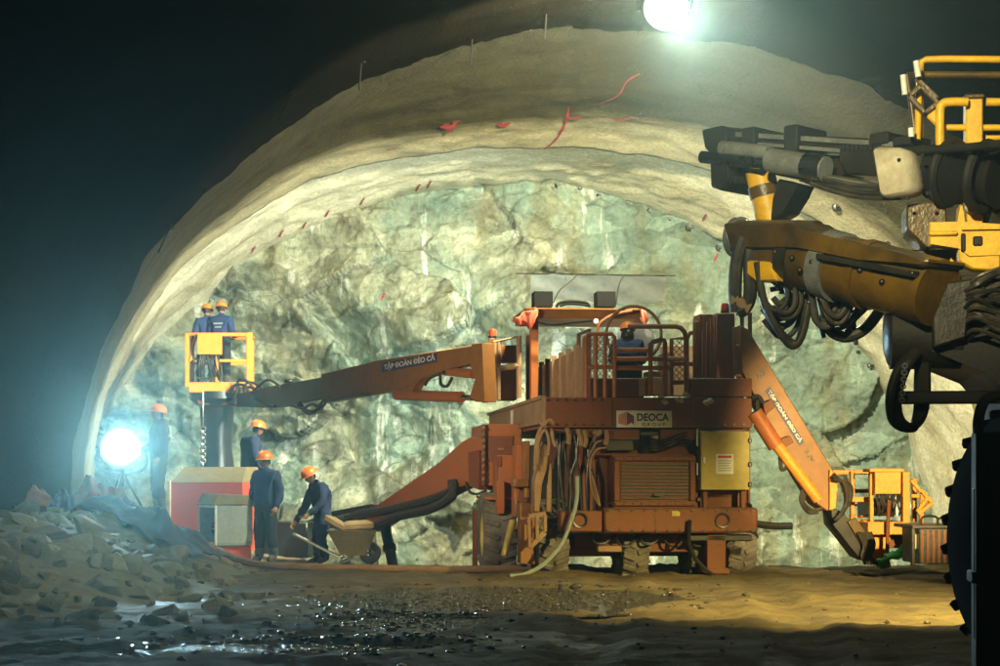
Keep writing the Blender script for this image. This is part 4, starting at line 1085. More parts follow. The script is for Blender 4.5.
FF = frame2(P(712, 150, 13.2), P(960, 160, 11.8))
fb = ypoly(FF, 'feed_beam', 'dark', [[(712, 133), (734, 128), (800, 136), (905, 141), (905, 152), (852, 152), (760, 147), (714, 143)]], -.06, .22)
ypoly(FF, 'feed_rail', 'worn_steel', [[(742, 133.5), (903, 143.5), (903, 148.5), (742, 138.5)]], -.085, -.062, fb, .003)
ypoly(FF, 'feed_rail', 'worn_steel', [[(752, 143), (855, 151), (855, 155), (752, 146.5)]], -.10, -.062, fb, .003)
ypoly(FF, 'feed_end', 'black', [[(711, 132), (732, 127.5), (737, 131), (736, 158), (724, 160), (714, 150)]], -.12, .3, fb)
ypoly(FF, 'drifter', 'dark', [[(853, 148), (899, 151), (898, 180), (860, 177), (852, 165)]], -.17, .1, fb)
for k in range(9): ypoly(FF, 'drifter_rib', 'black', [[(857 + k * 4.5, 148), (859.5 + k * 4.5, 148), (859.5 + k * 4.5, 154), (857 + k * 4.5, 154)]], -.19, -.168, fb, .002)
ybox(FF, 'feed_clamp', 'black', [(741, 128, 754, 150, -.14, .4), (783, 126, 797, 152, -.13, .38)], fb); ybox(FF, 'feed_clamp', 'black', [(785, 127, 790, 131, -.1, .1), (868, 134, 888, 143, -.1, .25), (892, 137, 912, 144, -.1, .25)], fb)
ytube(FF, 'rod', 'steel', [(702, 157), (762, 163)], .045, -.2, 14, fb); ytube(FF, 'rod_guide', 'worn_steel', [(722, 148), (770, 153)], .055, -.17, 14, fb)
ytube(FF, 'cylinder', 'worn_steel', [(770, 160), (826, 169)], .085, -.22, 18, fb); ytube(FF, 'cylinder_cap', 'steel', [(806, 166), (825, 168.5)], .092, -.22, 18, fb)
ypoly(FF, 'cradle', 'black', [[(726, 160), (745, 162), (746, 184), (738, 194), (727, 190)], [(745, 180), (753, 178), (753, 186), (746, 189)]], -.2, .2, fb)
ypoly(FF, 'cradle', 'dark', [[(760, 150), (850, 156), (850, 172), (830, 180), (790, 178), (760, 172)]], .02, .26, fb)
random.seed(21)
for k in range(13):
    y0 = 176 + random.random() * 10; a_ = random.uniform(-5, 8)
    ytube(FF, 'hose', 'hose' if k % 3 else 'worn_steel', [(796 + random.random() * 20, y0 - 2), (830, y0 + 2 + a_ * .4), (862, y0 + 8 + a_ * .6), (900, y0 + 9 + random.uniform(-4, 6))], .014 + .006 * random.random(), -.12 - .12 * random.random(), 6, fb)
ypoly(FF, 'mud_flap', 'cream', [[(895, 155), (900, 152), (924, 153), (928, 158), (934, 192), (929, 199), (907, 203), (902, 198)]], -.30, -.10, fb, .02)
mb = MB()
for x, y in ((899, 160), (922, 157), (908, 198), (928, 193)):
    mb = MB(); mb.ball(FF.L(x, y, -.305), .015, 1); mb.build('flap_bolt', M['dark'], fb)
# bellows drum
mb = MB(); prof = []
for k in range(25):
    t = k / 24; prof.append((.165 + .022 * math.cos(k * PI) + .03 * math.sin(t * 6.5), t * .50))
c0 = FF.L(934, 171, .05); ax = (FF.L(975, 176, .05) - c0).normalized()
mb.lathe([(0, 0)] + prof + [(0, .5)], c0, ax, 30); mb.build('bellows', M['black'], fb)
mb = MB(); mb.torus(c0 + ax * .12, .205, .03, ax); mb.torus(c0 + ax * .38, .215, .035, ax); mb.build('bellows_ring', M['black'], fb)
ytube(FF, 'bar', 'black', [(900, 151, -.1), (960, 148, -.2), (1010, 143, -.3)], .028, 0, 10, fb)
# slanted yellow post under the feed
ps = ytube(YF, 'feed_post', 'yellow', [(757, 160, .9), (772, 224, .9)], .105, 0, 22); ytube(YF, 'post_band', 'dark', [(755.5, 152, .9), (759, 170, .9)], .115, 0, 22, None); ytube(YF, 'post_band', 'yellow_dirty', [(763, 186, .9), (765.5, 197, .9)], .112, 0, 22, None)
ypoly(FF, 'feed_bracket', 'dark', [[(786, 180), (808, 186), (800, 196), (792, 214), (778, 222), (780, 200)]], -.1, .1)
# the folded boom
BF = frame2(P(745, 255, 12.9), P(935, 300, 11.6))
bm_ = ytube(BF, 'boom', 'yellow_dirty', [(762, 248), (820, 262), (880, 277), (938, 293)], [.20, .215, .22, .22], 0, 30)
ytube(BF, 'boom_head', 'yellow_dirty', [(738, 238, .02), (816, 240, .05)], .135, 0, 26, bm_)
ytube(BF, 'boom_head_ring', 'worn_steel', [(737, 237.5, .02), (741, 237.7, .02)], .15, 0, 26, bm_)
ypoly(BF, 'boom_cover', 'yellow_dirty', [[(745, 226), (816, 223), (822, 234), (870, 244), (925, 256), (952, 262), (945, 270), (880, 262), (820, 250), (752, 252)]], -.24, .18, bm_, .02)
ypoly(BF, 'boom_cheek', 'yellow', [[(768, 262), (790, 264), (800, 283), (778, 284), (768, 276)]], -.23, -.1, bm_)
ypoly(BF, 'slide_rail', 'dark', [[(842, 256), (940, 274), (938, 280), (842, 262)]], -.27, -.2, bm_, .006)
ytube(BF, 'boom_collar', 'worn_steel', [(828, 264), (842, 268)], .24, 0, 28, bm_); ytube(BF, 'boom_collar', 'dark', [(796, 257), (806, 259)], .235, 0, 28, bm_); ytube(BF, 'boom_collar', 'yellow_dirty', [(866, 274), (873, 276)], .236, 0, 28, bm_)
for x, y in ((775, 252), (792, 258), (800, 270), (812, 262), (860, 270), (882, 282)):
    mb = MB(); mb.ball(BF.L(x, y, -.225), .022, 2); mb.build('bolt', M['dark'], bm_)
# dangling hoses
def hang(pts, r, mat='hose', dl=.6, nm='hose'): return ytube(YF, nm, mat, [(p[0], p[1], dl) for p in pts], r, 0, 9)
hang([(744, 238), (737, 262), (735, 290), (736, 312)], .048); hang([(752, 240), (750, 265), (750, 295), (745, 308), (737, 313)], .048)
for k in range(3): hang([(731 + k * 6, 300 + k * 3), (738 + k * 6, 301 + k * 4)], .052, 'tan', .6, 'hose_band')
hang([(757, 250), (760, 285), (770, 318), (788, 340), (798, 342), (804, 322), (806, 300)], .028); hang([(757, 262), (764, 300), (778, 330), (792, 346), (802, 336), (809, 305)], .026, 'hose', .5)
for k in range(12):
    cx, cy = 785 + random.uniform(-10, 10), 300 + random.uniform(-12, 14); rr_ = random.uniform(10, 19)
    pts = [(cx + rr_ * math.cos(a) * .9, cy + rr_ * math.sin(a) * 1.25) for a in [2.6 - i * (4.2 + .1 * k) / 6 for i in range(7)]]
    hang(pts, random.uniform(.014, .024), 'hose', .45 + random.random() * .3)
for k in range(11):
    cx, cy = 835 + random.uniform(-12, 12), 298 + random.uniform(-10, 10); rr_ = random.uniform(12, 24)
    hang([(cx - rr_, cy - 8), (cx - rr_ * .6, cy + 14 + random.random() * 10), (cx + rr_ * .3, cy + 20 + random.random() * 10), (cx + rr_ * 1.2, cy + random.random() * 8)], random.uniform(.016, .03), 'hose', .3 + random.random() * .4)
hang([(824, 318), (832, 332), (848, 337), (866, 328), (882, 308)], .04); hang([(853, 310), (854, 330), (856, 345)], .018); hang([(822, 315), (821, 326), (824, 338)], .018)
# dark body
bd = ypoly(YF, 'body', 'black', [[(905, 300), (925, 280), (1000, 274), (1120, 274), (1120, 392), (1000, 392), (985, 372), (930, 352), (906, 340)]], -.1, 1.4)
ytube(YF, 'body_drum', 'black', [(890, 334, .1), (960, 334, .1)], .235, 0, 28, bd)
mb = MB(); mb.lathe([(0, -.04), (.12, -.035), (.2, -.01), (.232, .02)], YF.L(889, 334, .1), (1, 0, 0), 28); mb.build('drum_cap', M['dark'], bd)
ypoly(YF, 'hose_guard', 'dark', [[(928, 288), (968, 282), (962, 340), (930, 350)]], -.22, -.12, bd)
for k in range(26):
    y0 = 278 + random.random() * 50; yy = y0 + random.uniform(-16, 20)
    ytube(YF, 'hose', random.choice(['hose', 'hose', 'black', 'dark']), [(958 + random.random() * 10, y0 + 14, -.1), (975, y0 + random.uniform(-6, 10), -.2 - .15 * random.random()), (1000, yy, -.25), (1040, yy + random.uniform(-15, 15), -.2)], .012 + .008 * random.random(), 0, 6, bd)
for k in range(14):
    x0 = 965 + random.random() * 20
    ytube(YF, 'hose', random.choice(['hose', 'hose', 'dark']), [(x0, 225 + random.random() * 15, .2), (x0 + 8, 190 + random.random() * 25, .1), (x0 + 20, 175 + random.random() * 40, .1), (1030, 190 + random.random() * 60, .2)], .018 + .012 * random.random(), 0, 7, bd)
for k in range(6): ytube(YF, 'hose', 'tan', [(925 + k * 3.2, 262, -.1), (927 + k * 3.2, 272, -.16), (933 + k * 3.5, 284, -.12)], .016, 0, 6, bd)
# looped hoses under the body
for k in range(5):
    o_ = k * 1.8
    ytube(YF, 'hose_loop', 'black', [(914 + o_ * .5, 352, -.1), (899 + o_, 368, -.15), (890 + o_, 396, -.15 + .05 * k), (893 + o_, 420, -.1), (908 + o_ * .6, 428, -.05), (921 - o_ * .6, 418, .0), (926 - o_, 396, .05), (926 - o_, 360, 0)], .032, 0, 9, bd)
ytube(YF, 'hose_loop', 'black', [(925, 350, .2), (921, 380, .2), (922, 410, .2)], .05, 0, 9, bd)
mb = MB()
for k in range(11): mb.torus(YF.L(905 - k * .3, 366 + k * 3.4, -.24), .016, .005, (1, 0, 0) if k % 2 else (0, 1, 0), 8, 5)
mb.build('chain', M['worn_steel'], bd)
ybox(YF, 'cross_bar', 'black', [(899, 391, 1060, 403, -.15, .12)])
# wheel and jack at the right edge
c0 = YF.L(1038, 540, -.3)
mb = MB(); mb.lathe([(.42, -.2), (.62, -.24), (.78, -.22), (.84, -.15), (.84, .15), (.78, .22), (.62, .24), (.42, .2)], c0, (.92, .38, 0), 40); 
ax_ = Vector((.92, .38, 0)).normalized()
for k in range(26):
    a_ = 2 * PI * k / 26; e1 = Vector((0, 0, 1)); e2 = ax_.cross(e1)
    for sg_ in (-1, 1):
        d1 = e1 * math.cos(a_) + e2 * math.sin(a_); d2 = e1 * math.cos(a_ + .1) + e2 * math.sin(a_ + .1)
        mb.beam(c0 + d1 * .825 + ax_ * sg_ * .23, c0 + d2 * .825 + ax_ * sg_ * .02, .07, .05, up=d1, b=.01)
yw = mb.build('wheel', M['soot'], yr)
mb = MB(); mb.lathe([(.43, -.17), (.38, -.1), (.2, -.1), (.15, -.18), (0, -.18)], c0, (.92, .38, 0), 30); mb.build('rim', M['soot'], yw)
ybox(YF, 'jack_leg', 'black', [(976, 432, 1004, 690, -.55, .25)]); ybox(YF, 'jack_bracket', 'black', [(972, 572, 984, 584, -.56, .3), (974, 488, 980, 640, -.5, .12)]) 
ytube(YF, 'hose', 'black', [(1000, 395, -.4), (984, 402, -.42), (978, 430, -.42), (986, 470, -.4), (1004, 480, -.4)], .035, 0, 9)
ybox(YF, 'chassis', 'black', [(1010, 392, 1200, 590, .1, 1.6)])
# yellow cage and column
ytube(YF, 'cage_rail', 'yellow', [(920, 150, .2), (920, 74, .2), (921, 62, .2), (926, 59.5, .2), (950, 59, .2), (1060, 60, .2)], .024, 0, 12, None, False)
ytube(YF, 'cage_rail', 'yellow_dirty', [(920, 74.5, .2), (1060, 75.5, .2)], .022, 0, 12); ytube(YF, 'cage_rail', 'yellow', [(920, 62, .2), (917.5, 140, .1)], .022, 0, 12)
ytube(YF, 'cage_rail', 'yellow_dirty', [(907, 75, .9), (1060, 74, 1.4)], .02, 0, 10); ytube(YF, 'cage_rail', 'yellow_dirty', [(907, 75, .9), (916, 140, .9)], .02, 0, 10)
ytube(YF, 'cage_rail', 'yellow', [(940, 150, .0), (940, 112, .0), (943, 104, .0), (950, 102, .0), (968, 102, .0)], .030, 0, 12); ytube(YF, 'cage_rail', 'yellow', [(986, 102, .05), (1060, 103, .05)], .028, 0, 12)
ytube(YF, 'cage_rail', 'yellow', [(943, 127.5, .1), (1060, 128, .1)], .022, 0, 12); ytube(YF, 'cage_rail', 'yellow', [(986, 138, .2), (1060, 136, .2)], .022, 0, 12)
for p0, p1 in (((903, 75), (905, 95)), ((916, 61), (918.5, 77)), ((911, 128), (911.5, 137))): ytube(YF, 'reflector', 'white', [(*p0, -.02), (*p1, -.02)], .02, 0, 10)
mb = MB()
for p0, p1 in (((909, 96), (921, 86)), ((909, 96), (925, 113)), ((921, 86), (938, 103)), ((925, 113), (938, 103)), ((916, 78), (938, 99))): mb.beam(YF.L(*p0, .05), YF.L(*p1, .05), .03, .035)
o = mb.build('cage_bracket', M['yellow_dirty'], yr)
ypoly(YF, 'cage_gusset', 'yellow', [[(926, 116), (937, 108), (937, 127)]], .0, .03)
ybox(YF, 'column', 'yellow', [(966, 97, 983, 250, .05, .16)]); ybox(YF, 'column_cap', 'yellow_dirty', [(964, 94, 985, 98, .03, .2)])
ypoly(YF, 'base_box', 'yellow_dirty', [[(908, 202), (930, 199), (948, 200), (950, 236), (928, 246), (908, 226)]], .12, .55)
ypoly(YF, 'base_bracket', 'yellow', [[(929, 222), (958, 224), (958, 206), (963, 206), (963, 224), (1060, 228), (1060, 258), (995, 256), (968, 258), (958, 248), (929, 246)]], -.05, .1, None, .008)
ybox(YF, 'base_slot', 'black', [(961, 233, 966, 252, -.06, .03), (973, 236, 983, 246, -.06, .03)]); ybox(YF, 'base_rib', 'yellow', [(929, 231, 958, 235, -.08, .05), (962, 226, 1000, 229, -.08, .05)])
ypoly(YF, 'base_foot', 'yellow', [[(958, 246), (1000, 250), (1000, 272), (972, 270), (958, 262)]], -.04, .12); ypoly(YF, 'base_foot', 'yellow', [[(926, 276), (944, 268), (947, 262), (950, 266), (948, 274), (930, 280)]], -.25, -.18, None, .004)
ypoly(YF, 'worn_plate', 'cream', [[(964, 206), (976, 200), (981, 207), (976, 214), (966, 212)]], .0, .05)
o = ybox(YF, 'cage_floor', 'dark', [(900, 250, 1120, 256, .3, 1.2)])
for hw_ in ((6.6, 15.2, 3.1), (7.0, 14.6, 4.2)):
    hd = YF.w2l(hw_); mb = MB(); mb.box(hd.x - .2, hd.x + .2, hd.y - .22, hd.y - .05, hd.z - .15, hd.z + .15, .03); o = mb.build('head_lamp', M['black'], yr)
    mb = MB(); mb.box(hd.x - .16, hd.x + .16, hd.y - .052, hd.y - .04, hd.z - .11, hd.z + .11, 0); mb.build('lens', M['lens_head'], o)
    mb = MB(); mb.tube([Vector((hd.x, hd.y - .2, hd.z)), Vector((hd.x, 1.2, hd.z - .2))], .05, 8); mb.build('lamp_arm', M['black'], yr)

# ------------------------------------------------------------------ muck heap, rocks, sheets
def heap_z(x, y):
    u = smooth(-2.9, -6.3, x) if False else 1 - smooth(-6.4, -3.3, x + .35 * mn.noise(Vector((y * .6, 2, 0))))
    v = smooth(17.2, 23.5, y) * (1 - .35 * smooth(26.5, 30, y))
    z = .92 * u * v
    z += (.16 * mn.fractal(Vector((x * .9, y * .9, 4)), 1, 2, 5) + .20 * (mn.voronoi(Vector((x * 1.9, y * 1.3, 0)))[0][1] - mn.voronoi(Vector((x * 1.9, y * 1.3, 0)))[0][0] - .3)) * min(1, z * 2.2)
    return z
mb = MB(); bm = mb.bm
rows = [[bm.verts.new((-8.4 + 5.6 * i / 150, 16.6 + 15 * j / 240, max(-.12, heap_z(-8.4 + 5.6 * i / 150, 16.6 + 15 * j / 240)) - .03 + (-.14 if heap_z(-8.4 + 5.6 * i / 150, 16.6 + 15 * j / 240) < .03 else 0))) for i in range(151)] for j in range(241)]
for a, b in zip(rows, rows[1:]):
    for k in range(150): bm.faces.new((a[k], a[k + 1], b[k + 1], b[k]))
tag(mb.build('muck_heap', M['muck'], None, ang=50, fix=False), 'low heap of broken muck along the left wall', 'heap', kind='structure')
random.seed(5)
proto = []
for k in range(6):
    bm = bmesh.new(); bmesh.ops.create_icosphere(bm, subdivisions=3, radius=1)
    pl = [(Vector((random.gauss(0, 1), random.gauss(0, 1), random.gauss(0, 1))).normalized(), random.uniform(.42, .8)) for _ in range(13)]
    for v in bm.verts:
        p = v.co.copy()
        for n_, d in pl:
            e = p.dot(n_) - d
            if e > 0: p -= n_ * e
        v.co = p * (1 + .05 * mn.noise(p * 3 + Vector((k, 0, 0))))
    mb = MB(); mb.bm.free(); mb.bm = bm; me_o = mb.build('rock', M['chip'], None, 28); proto.append(me_o.data); bpy.data.objects.remove(me_o)
for k in range(260):
    y = random.uniform(17.5, 27.2); x = random.uniform(-.29 * y, -.135 * y)
    z = heap_z(x, y)
    if z < .05 and random.random() < .55: continue
    s = random.choice([.05, .06, .07, .09, .11, .14, .19]) * random.uniform(.8, 1.2)
    o = bpy.data.objects.new('rock', random.choice(proto)); COL.objects.link(o)
    o.location = (x, y, max(z, ground_z(x, y)) - s * .08); o.scale = (s * random.uniform(1.0, 1.9), s * 1.1, s * random.uniform(.7, 1.1)); o.rotation_euler = (random.uniform(-.5, .5), random.uniform(-.5, .5), random.random() * 6.3)
    tag(o, 'angular grey green rock lying loose on or below the muck heap', 'rock', 'loose rocks on the muck heap')
def sheet(name, label, cx, cy, w, d, rz, mat, hgt, seed, base=heap_z):
    mb = MB(); bm = mb.bm; nu, nv = 46, 34; top = []
    c_, s_ = math.cos(rz), math.sin(rz)
    for j in range(nv + 1):
        row = []
        for i in range(nu + 1):
            u, v = i / nu * 2 - 1, j / nv * 2 - 1
            u2 = u * (1 + .12 * mn.noise(Vector((v * 2, seed, 1)))); v2 = v * (1 + .12 * mn.noise(Vector((u * 2, seed, 5))))
            x, y = cx + (u2 * w * c_ - v2 * d * s_), cy + (u2 * w * s_ + v2 * d * c_)
            e = max(0, 1 - abs(u) ** 3) * max(0, 1 - abs(v) ** 3)
            z = max(base(x, y), ground_z(x, y)) + .05 + hgt * e * (.7 + .7 * mn.fractal(Vector((u * 2.0, v * 2.6, seed)), 1, 2, 4)) + .03 * abs(math.sin(u * 9 + 4 * mn.noise(Vector((v * 2, seed, 0)))))
            row.append(bm.verts.new((x, y, z)))
        top.append(row)
    for a, b in zip(top, top[1:]):
        for k in range(nu): bm.faces.new((a[k], a[k + 1], b[k + 1], b[k]))
    bmesh.ops.recalc_face_normals(bm, faces=bm.faces[:])
    bmesh.ops.solidify(bm, geom=bm.faces[:], thickness=.012)
    return tag(mb.build(name, M[mat], None, 60), label, 'tarpaulin')
sheet('tarpaulin', 'crumpled blue tarpaulin draped down the heap beside the red pump', -5.15, 26.6, .95, .7, -.25, 'blue_tarp', .38, 3)
sheet('tarpaulin', 'faded red tarpaulin bunched on the heap below the glaring lamp', -6.05, 27.2, .6, .55, .1, 'red_tarp', .52, 8)
sheet('tarpaulin', 'small dark red sheet at the far left of the heap', -6.85, 26.6, .5, .45, .3, 'red_tarp', .25, 14)
sheet('tarpaulin', 'narrow bright blue sheet between the two red sheets', -6.45, 26.5, .22, .35, .3, 'blue_tarp', .3, 19)

flood('flood_lamp', 'glaring round flood lamp on a tripod near the left wall', L_LEFT, M['lens_tripod'], stand=L_LEFT.z - .75, rr=.33)

flood('work_lamp', 'lamp hung from the dark lining above the viewer', L_WORK + Vector((-.1, -.35, .1)), M['lens_head'], drop=3.0, rr=.25).rotation_euler = (0, 0, R(158))
flood('work_lamp', 'added lamp hung high above the floor ahead of the viewer, over the frame', L_HEAP + Vector((.3, -.32, .25)), M['lens_head'], drop=1.6, rr=.25).rotation_euler = (0, 0, R(220))
flood('work_lamp', 'added fill lamp on a pole by the left wall, outside the view', L_SIDE + Vector((-.12, -.35, 0)), M['lens_head'], stand=3.3, rr=.2).rotation_euler = (0, 0, R(155))

# ------------------------------------------------------------------ red pump, grey box, block, crate, hose
pz = Frame(P(205, 540, 30.2).to_2d().to_3d(), -12)
pu = thing('shotcrete_pump', 'red shotcrete pump with a dusty flared hopper beside the heap', 'pump', pz)
def pq(x, y, dl=0): return pz.L(x, y, dl)
mb = MB()
def frus(mb, x0, x1, xt0, xt1, zb_, zt_, y0, y1, yt0, yt1, mi=0):
    A = [mb.bm.verts.new(v) for v in ((x0, y0, zb_), (x1, y0, zb_), (x1, y1, zb_), (x0, y1, zb_))]; B = [mb.bm.verts.new(v) for v in ((xt0, yt0, zt_), (xt1, yt0, zt_), (xt1, yt1, zt_), (xt0, yt1, zt_))]
    for q in ((A[0], A[3], A[2], A[1]), B, (A[0], A[1], B[1], B[0]), (A[1], A[2], B[2], B[1]), (A[2], A[3], B[3], B[2]), (A[3], A[0], B[0], B[3])): mb.bm.faces.new(q)
l0, l1 = pq(169, 530).x, pq(243, 530).x
frus(mb, l0, l1, l0 + .02, l1 - .02, pq(0, 528).z, pq(0, 482).z, 0, 1.1, .03, 1.07); mb.build('hopper', M['red'], pu)
mb = MB(); frus(mb, l0 + .02, l1 - .02, l0 + .12, l1 - .10, pq(0, 482).z + .003, pq(0, 467).z, .03, 1.07, .4, 1.0); mb.build('hopper_lid', M['muck'], pu)
mb = MB(); mb.box(l0 - .03, l0 + .03, -.03, .02, pq(0, 528).z, pq(0, 480).z, .008); mb.beam(Vector((l0 + .03, -.02, pq(0, 522).z)), Vector((l0 - .10, -.1, pq(0, 531).z)), .05, .05); mb.build('corner_trim', M['cream'], pu)
mb = MB(); mb.box(l0 + .25, l1 - .1, .05, .95, .02, pq(0, 528).z + .01, .02); mb.build('pump_base', M['red'], pu)
for x in (l0 + .35, l1 - .25):
    mb = MB(); mb.lathe([(.1, -.08), (.2, -.09), (.24, -.05), (.24, .05), (.2, .09), (.1, .08)], (x, .02, .17), (0, 1, 0), 24); mb.build('wheel', M['tyre'], pu)
mb = MB(); mb.box(l1 - .35, l1 + .75, 1.15, 1.75, .0, .62, .02); st = mb.build('step_platform', M['dark'], pu)
gz = Frame(P(216, 540, 28.9).to_2d().to_3d(), 28)
gb = thing('equipment_box', 'pale grey steel box with one open side, leaning before the red pump', 'box', gz)
b0x = [gz.w2l(P(216, 506, 28.9)), gz.w2l(P(216, 544, 28.9))]
zt, zb2 = b0x[0].z, b0x[1].z; wr, wl = .62, .82
mb = MB()
for q in ((0, wr, 0, .03), (0, wr, wl - .03, wl), (wr - .03, wr, .03, wl - .03)): mb.box(*q, zb2, zt, .006)
mb.box(.0, wr, 0, wl, zb2 - .03, zb2 - .002, .006); mb.build('shell', M['grey'], gb)
mb = MB()
for a_, c_ in (((0, zb2), (0, zt)), ((wl, zb2), (wl, zt))): mb.box(-.02, .012, a_[0] - .02, a_[0] + .02, zb2 - .02, zt + .01, .004)
mb.box(-.02, .012, .02, wl - .02, zt - .03, zt + .01, .004); mb.box(-.02, .012, .02, wl - .02, zb2 - .02, zb2 + .02, .004); mb.build('frame', M['white'], gb)
mb = MB(); mb.prism([(-.06, zt + .012), (wr + .03, zt + .012), (wr - .06, zt + .17), (.05, zt + .20)], .0, wl, b=.01); mb.build('lid', M['muck'], gb)
mb = MB()
for k in range(9): mb.tube(cr([(random.uniform(.1, .4), random.uniform(.1, wl - .1), zb2 + random.uniform(.05, .5)) for _ in range(4)], 5), .02, 6)
mb.box(.2, .5, .15, wl - .2, zb2 + .02, zb2 + .3, .02); mb.build('innards', M['rust'], gb)
mb = MB(); mb.box(.0, wr, .05, wl - .05, .0, zb2 - .035, .02); mb.build('stand', M['red'], gb)
cz = Frame(P(945, 545, 23.6).to_2d().to_3d(), 3)
ct = thing('wire_bin', 'dark bin with wire hoops on legs by the right wall', 'bin', cz)
def cbox(nm, mat, bxs):
    mb = MB()
    for x0, y0, x1, y1, dl, th in bxs:
        a_, c_ = cz.L(x0, y0, dl), cz.L(x1, y1, dl); mb.box(a_.x, c_.x, dl, dl + th, c_.z, a_.z, .01)
    return mb.build(nm, M[mat], ct)
cbox('bin_body', 'dark', [(919, 527, 992, 564, 0, .8)]); cbox('bin_rim', 'dark', [(912, 525, 994, 528.5, -.03, .9)]); cbox('leg', 'dark', [(911.5, 527, 915.5, 566, -.02, .06)]); cbox('leg', 'dark', [(911.5, 527, 914, 566, .8, .06)]); cbox('bin_plate', 'cream', [(914, 534, 918, 549, .1, .02)])
for k in range(12): cbox('slat', 'rust', [(921 + k * 5.6, 530, 923.6 + k * 5.6, 563, -.012, .01)])
for x0, x1, h in ((921, 938, 9), (938, 968, 8), (944, 962, 10), (960, 985, 6)):
    mb = MB(); mb.tube(cr([cz.L(x0, 525, .1), cz.L(x0 + 1, 525 - h * .8, .15), cz.L((x0 + x1) / 2, 525 - h, .2), cz.L(x1 - 1, 525 - h * .8, .3), cz.L(x1, 525, .4)], 5), .016, 6); mb.build('hoop', M['dark'], ct)
mb = MB(); pts = []
for px, py, Y in ((196, 560, 28.6), (215, 566, 28.0), (250, 569.5, 27.4), (310, 571.5, 27.1), (380, 571, 27.2), (440, 574, 26.8), (500, 577, 26.2), (560, 578, 26.0)):
    x = (px - HX) * Y / FPX; pts.append(Vector((x, Y, max(ground_z(x, Y), heap_z(x, Y) if x < -3.4 else -9) + .045)))
mb.tube(cr(pts, 8), .055, 9); tag(mb.build('ground_hose', M['tan']), 'long muddy hose lying along the floor before the workers', 'hose')
shf = Frame(P(600, 290, 37.5).to_2d().to_3d(), 4)
mb = MB(); a_, b_ = shf.L(530, 301), shf.L(664, 276)
grid = [[mb.bm.verts.new((a_.x + (b_.x - a_.x) * i / 20, -.25 * j / 8 + .03 * math.sin(i * .9 + j), a_.z + (b_.z - a_.z) * j / 8 + .05 * math.sin(i * .33) * (1 - j / 8))) for i in range(21)] for j in range(9)]
for r0, r1 in zip(grid, grid[1:]):
    for k in range(20): mb.bm.faces.new((r0[k], r0[k + 1], r1[k + 1], r1[k]))
bmesh.ops.solidify(mb.bm, geom=mb.bm.faces[:], thickness=.01)
sh_ = mb.build('screen_sheet', M['sheet']); sh_.location = shf.O; sh_.rotation_euler = (0, 0, shf.yaw); tag(sh_, 'pale plastic sheet strung above the roof of the orange rig', 'plastic sheet')
mb = MB(); mb.tube([Vector((a_.x - .3, -.26, b_.z)), Vector((b_.x + .2, -.26, b_.z - .02))], .012, 5); mb.build('cable', M['dark'], sh_)

# wheelbarrow and sacks
wf = Frame(P(352, 560, 29.0).to_2d().to_3d(), 6)
wb = thing('wheelbarrow', 'muddy wheelbarrow loaded with sacks beside the bending worker', 'wheelbarrow', wf)
A_ = [wf.L(x, y, 0) for x, y in ((327, 531), (377, 529), (366, 556), (341, 556))]
mb = MB(); frus(mb, A_[3].x, A_[2].x, A_[0].x, A_[1].x, A_[2].z, A_[0].z, .12, .5, 0, .66); mb.build('tray', M['muck'], wb)
mb = MB(); mb.lathe([(.06, -.04), (.15, -.045), (.18, 0), (.15, .045), (.06, .04)], (wf.L(370, 0, .3).x, .3, .17), (0, 1, 0), 24); mb.build('wheel', M['tyre'], wb)
for y in (.08, .54):
    mb = MB(); mb.tube([Vector((A_[2].x + .1, .3, .17)), Vector((A_[3].x - .05, y, A_[3].z - .02)), Vector((A_[0].x - .55, y - .02, A_[0].z - .05))], .02, 7); mb.build('handle', M['worn_steel'], wb)
    mb = MB(); mb.tube([Vector((A_[3].x + .05, y, A_[3].z)), Vector((A_[3].x - .02, y, 0.0)), Vector((A_[3].x + .22, y, A_[3].z - .03))], .016, 6); mb.build('leg', M['worn_steel'], wb)
def sack(label, px, py, dl, w, d, h, rz, seed):
    bm = bmesh.new(); bmesh.ops.create_cube(bm, size=2); bmesh.ops.subdivide_edges(bm, edges=bm.edges[:], cuts=9, use_grid_fill=True)
    for v in bm.verts:
        p = v.co; u, t, s_ = p
        e = (1 - .55 * abs(u) ** 4) ; th = (1 - .6 * max(abs(u), abs(t)) ** 3.5)
        q = Vector((u * w * (1 - .08 * abs(t) ** 2), t * d * (1 - .12 * abs(u) ** 3), s_ * h * th))
        q += Vector((0, 0, .16 * h)) * mn.fractal(Vector((u * 2.5, t * 2.5, seed)), 1, 2, 3)
        v.co = q
    mb = MB(); mb.bm.free(); mb.bm = bm; o = mb.build('sack', M['sack'], None, 60)
    lo_ = wf.L(px, py, dl); o.location = wf.O + wf.x * lo_.x + wf.y * lo_.y + Vector((0, 0, lo_.z)); o.rotation_euler = (0, R(rz), wf.yaw)
    tag(o, label, 'sack', 'sacks in the wheelbarrow')
sack('brown woven sack lying flat at the wheel end of the wheelbarrow', 357, 526, .33, .28, .24, .09, -3, 2)
sack('brown woven sack tilted against the bending worker on the wheelbarrow', 335, 523, .30, .20, .22, .08, 28, 6)
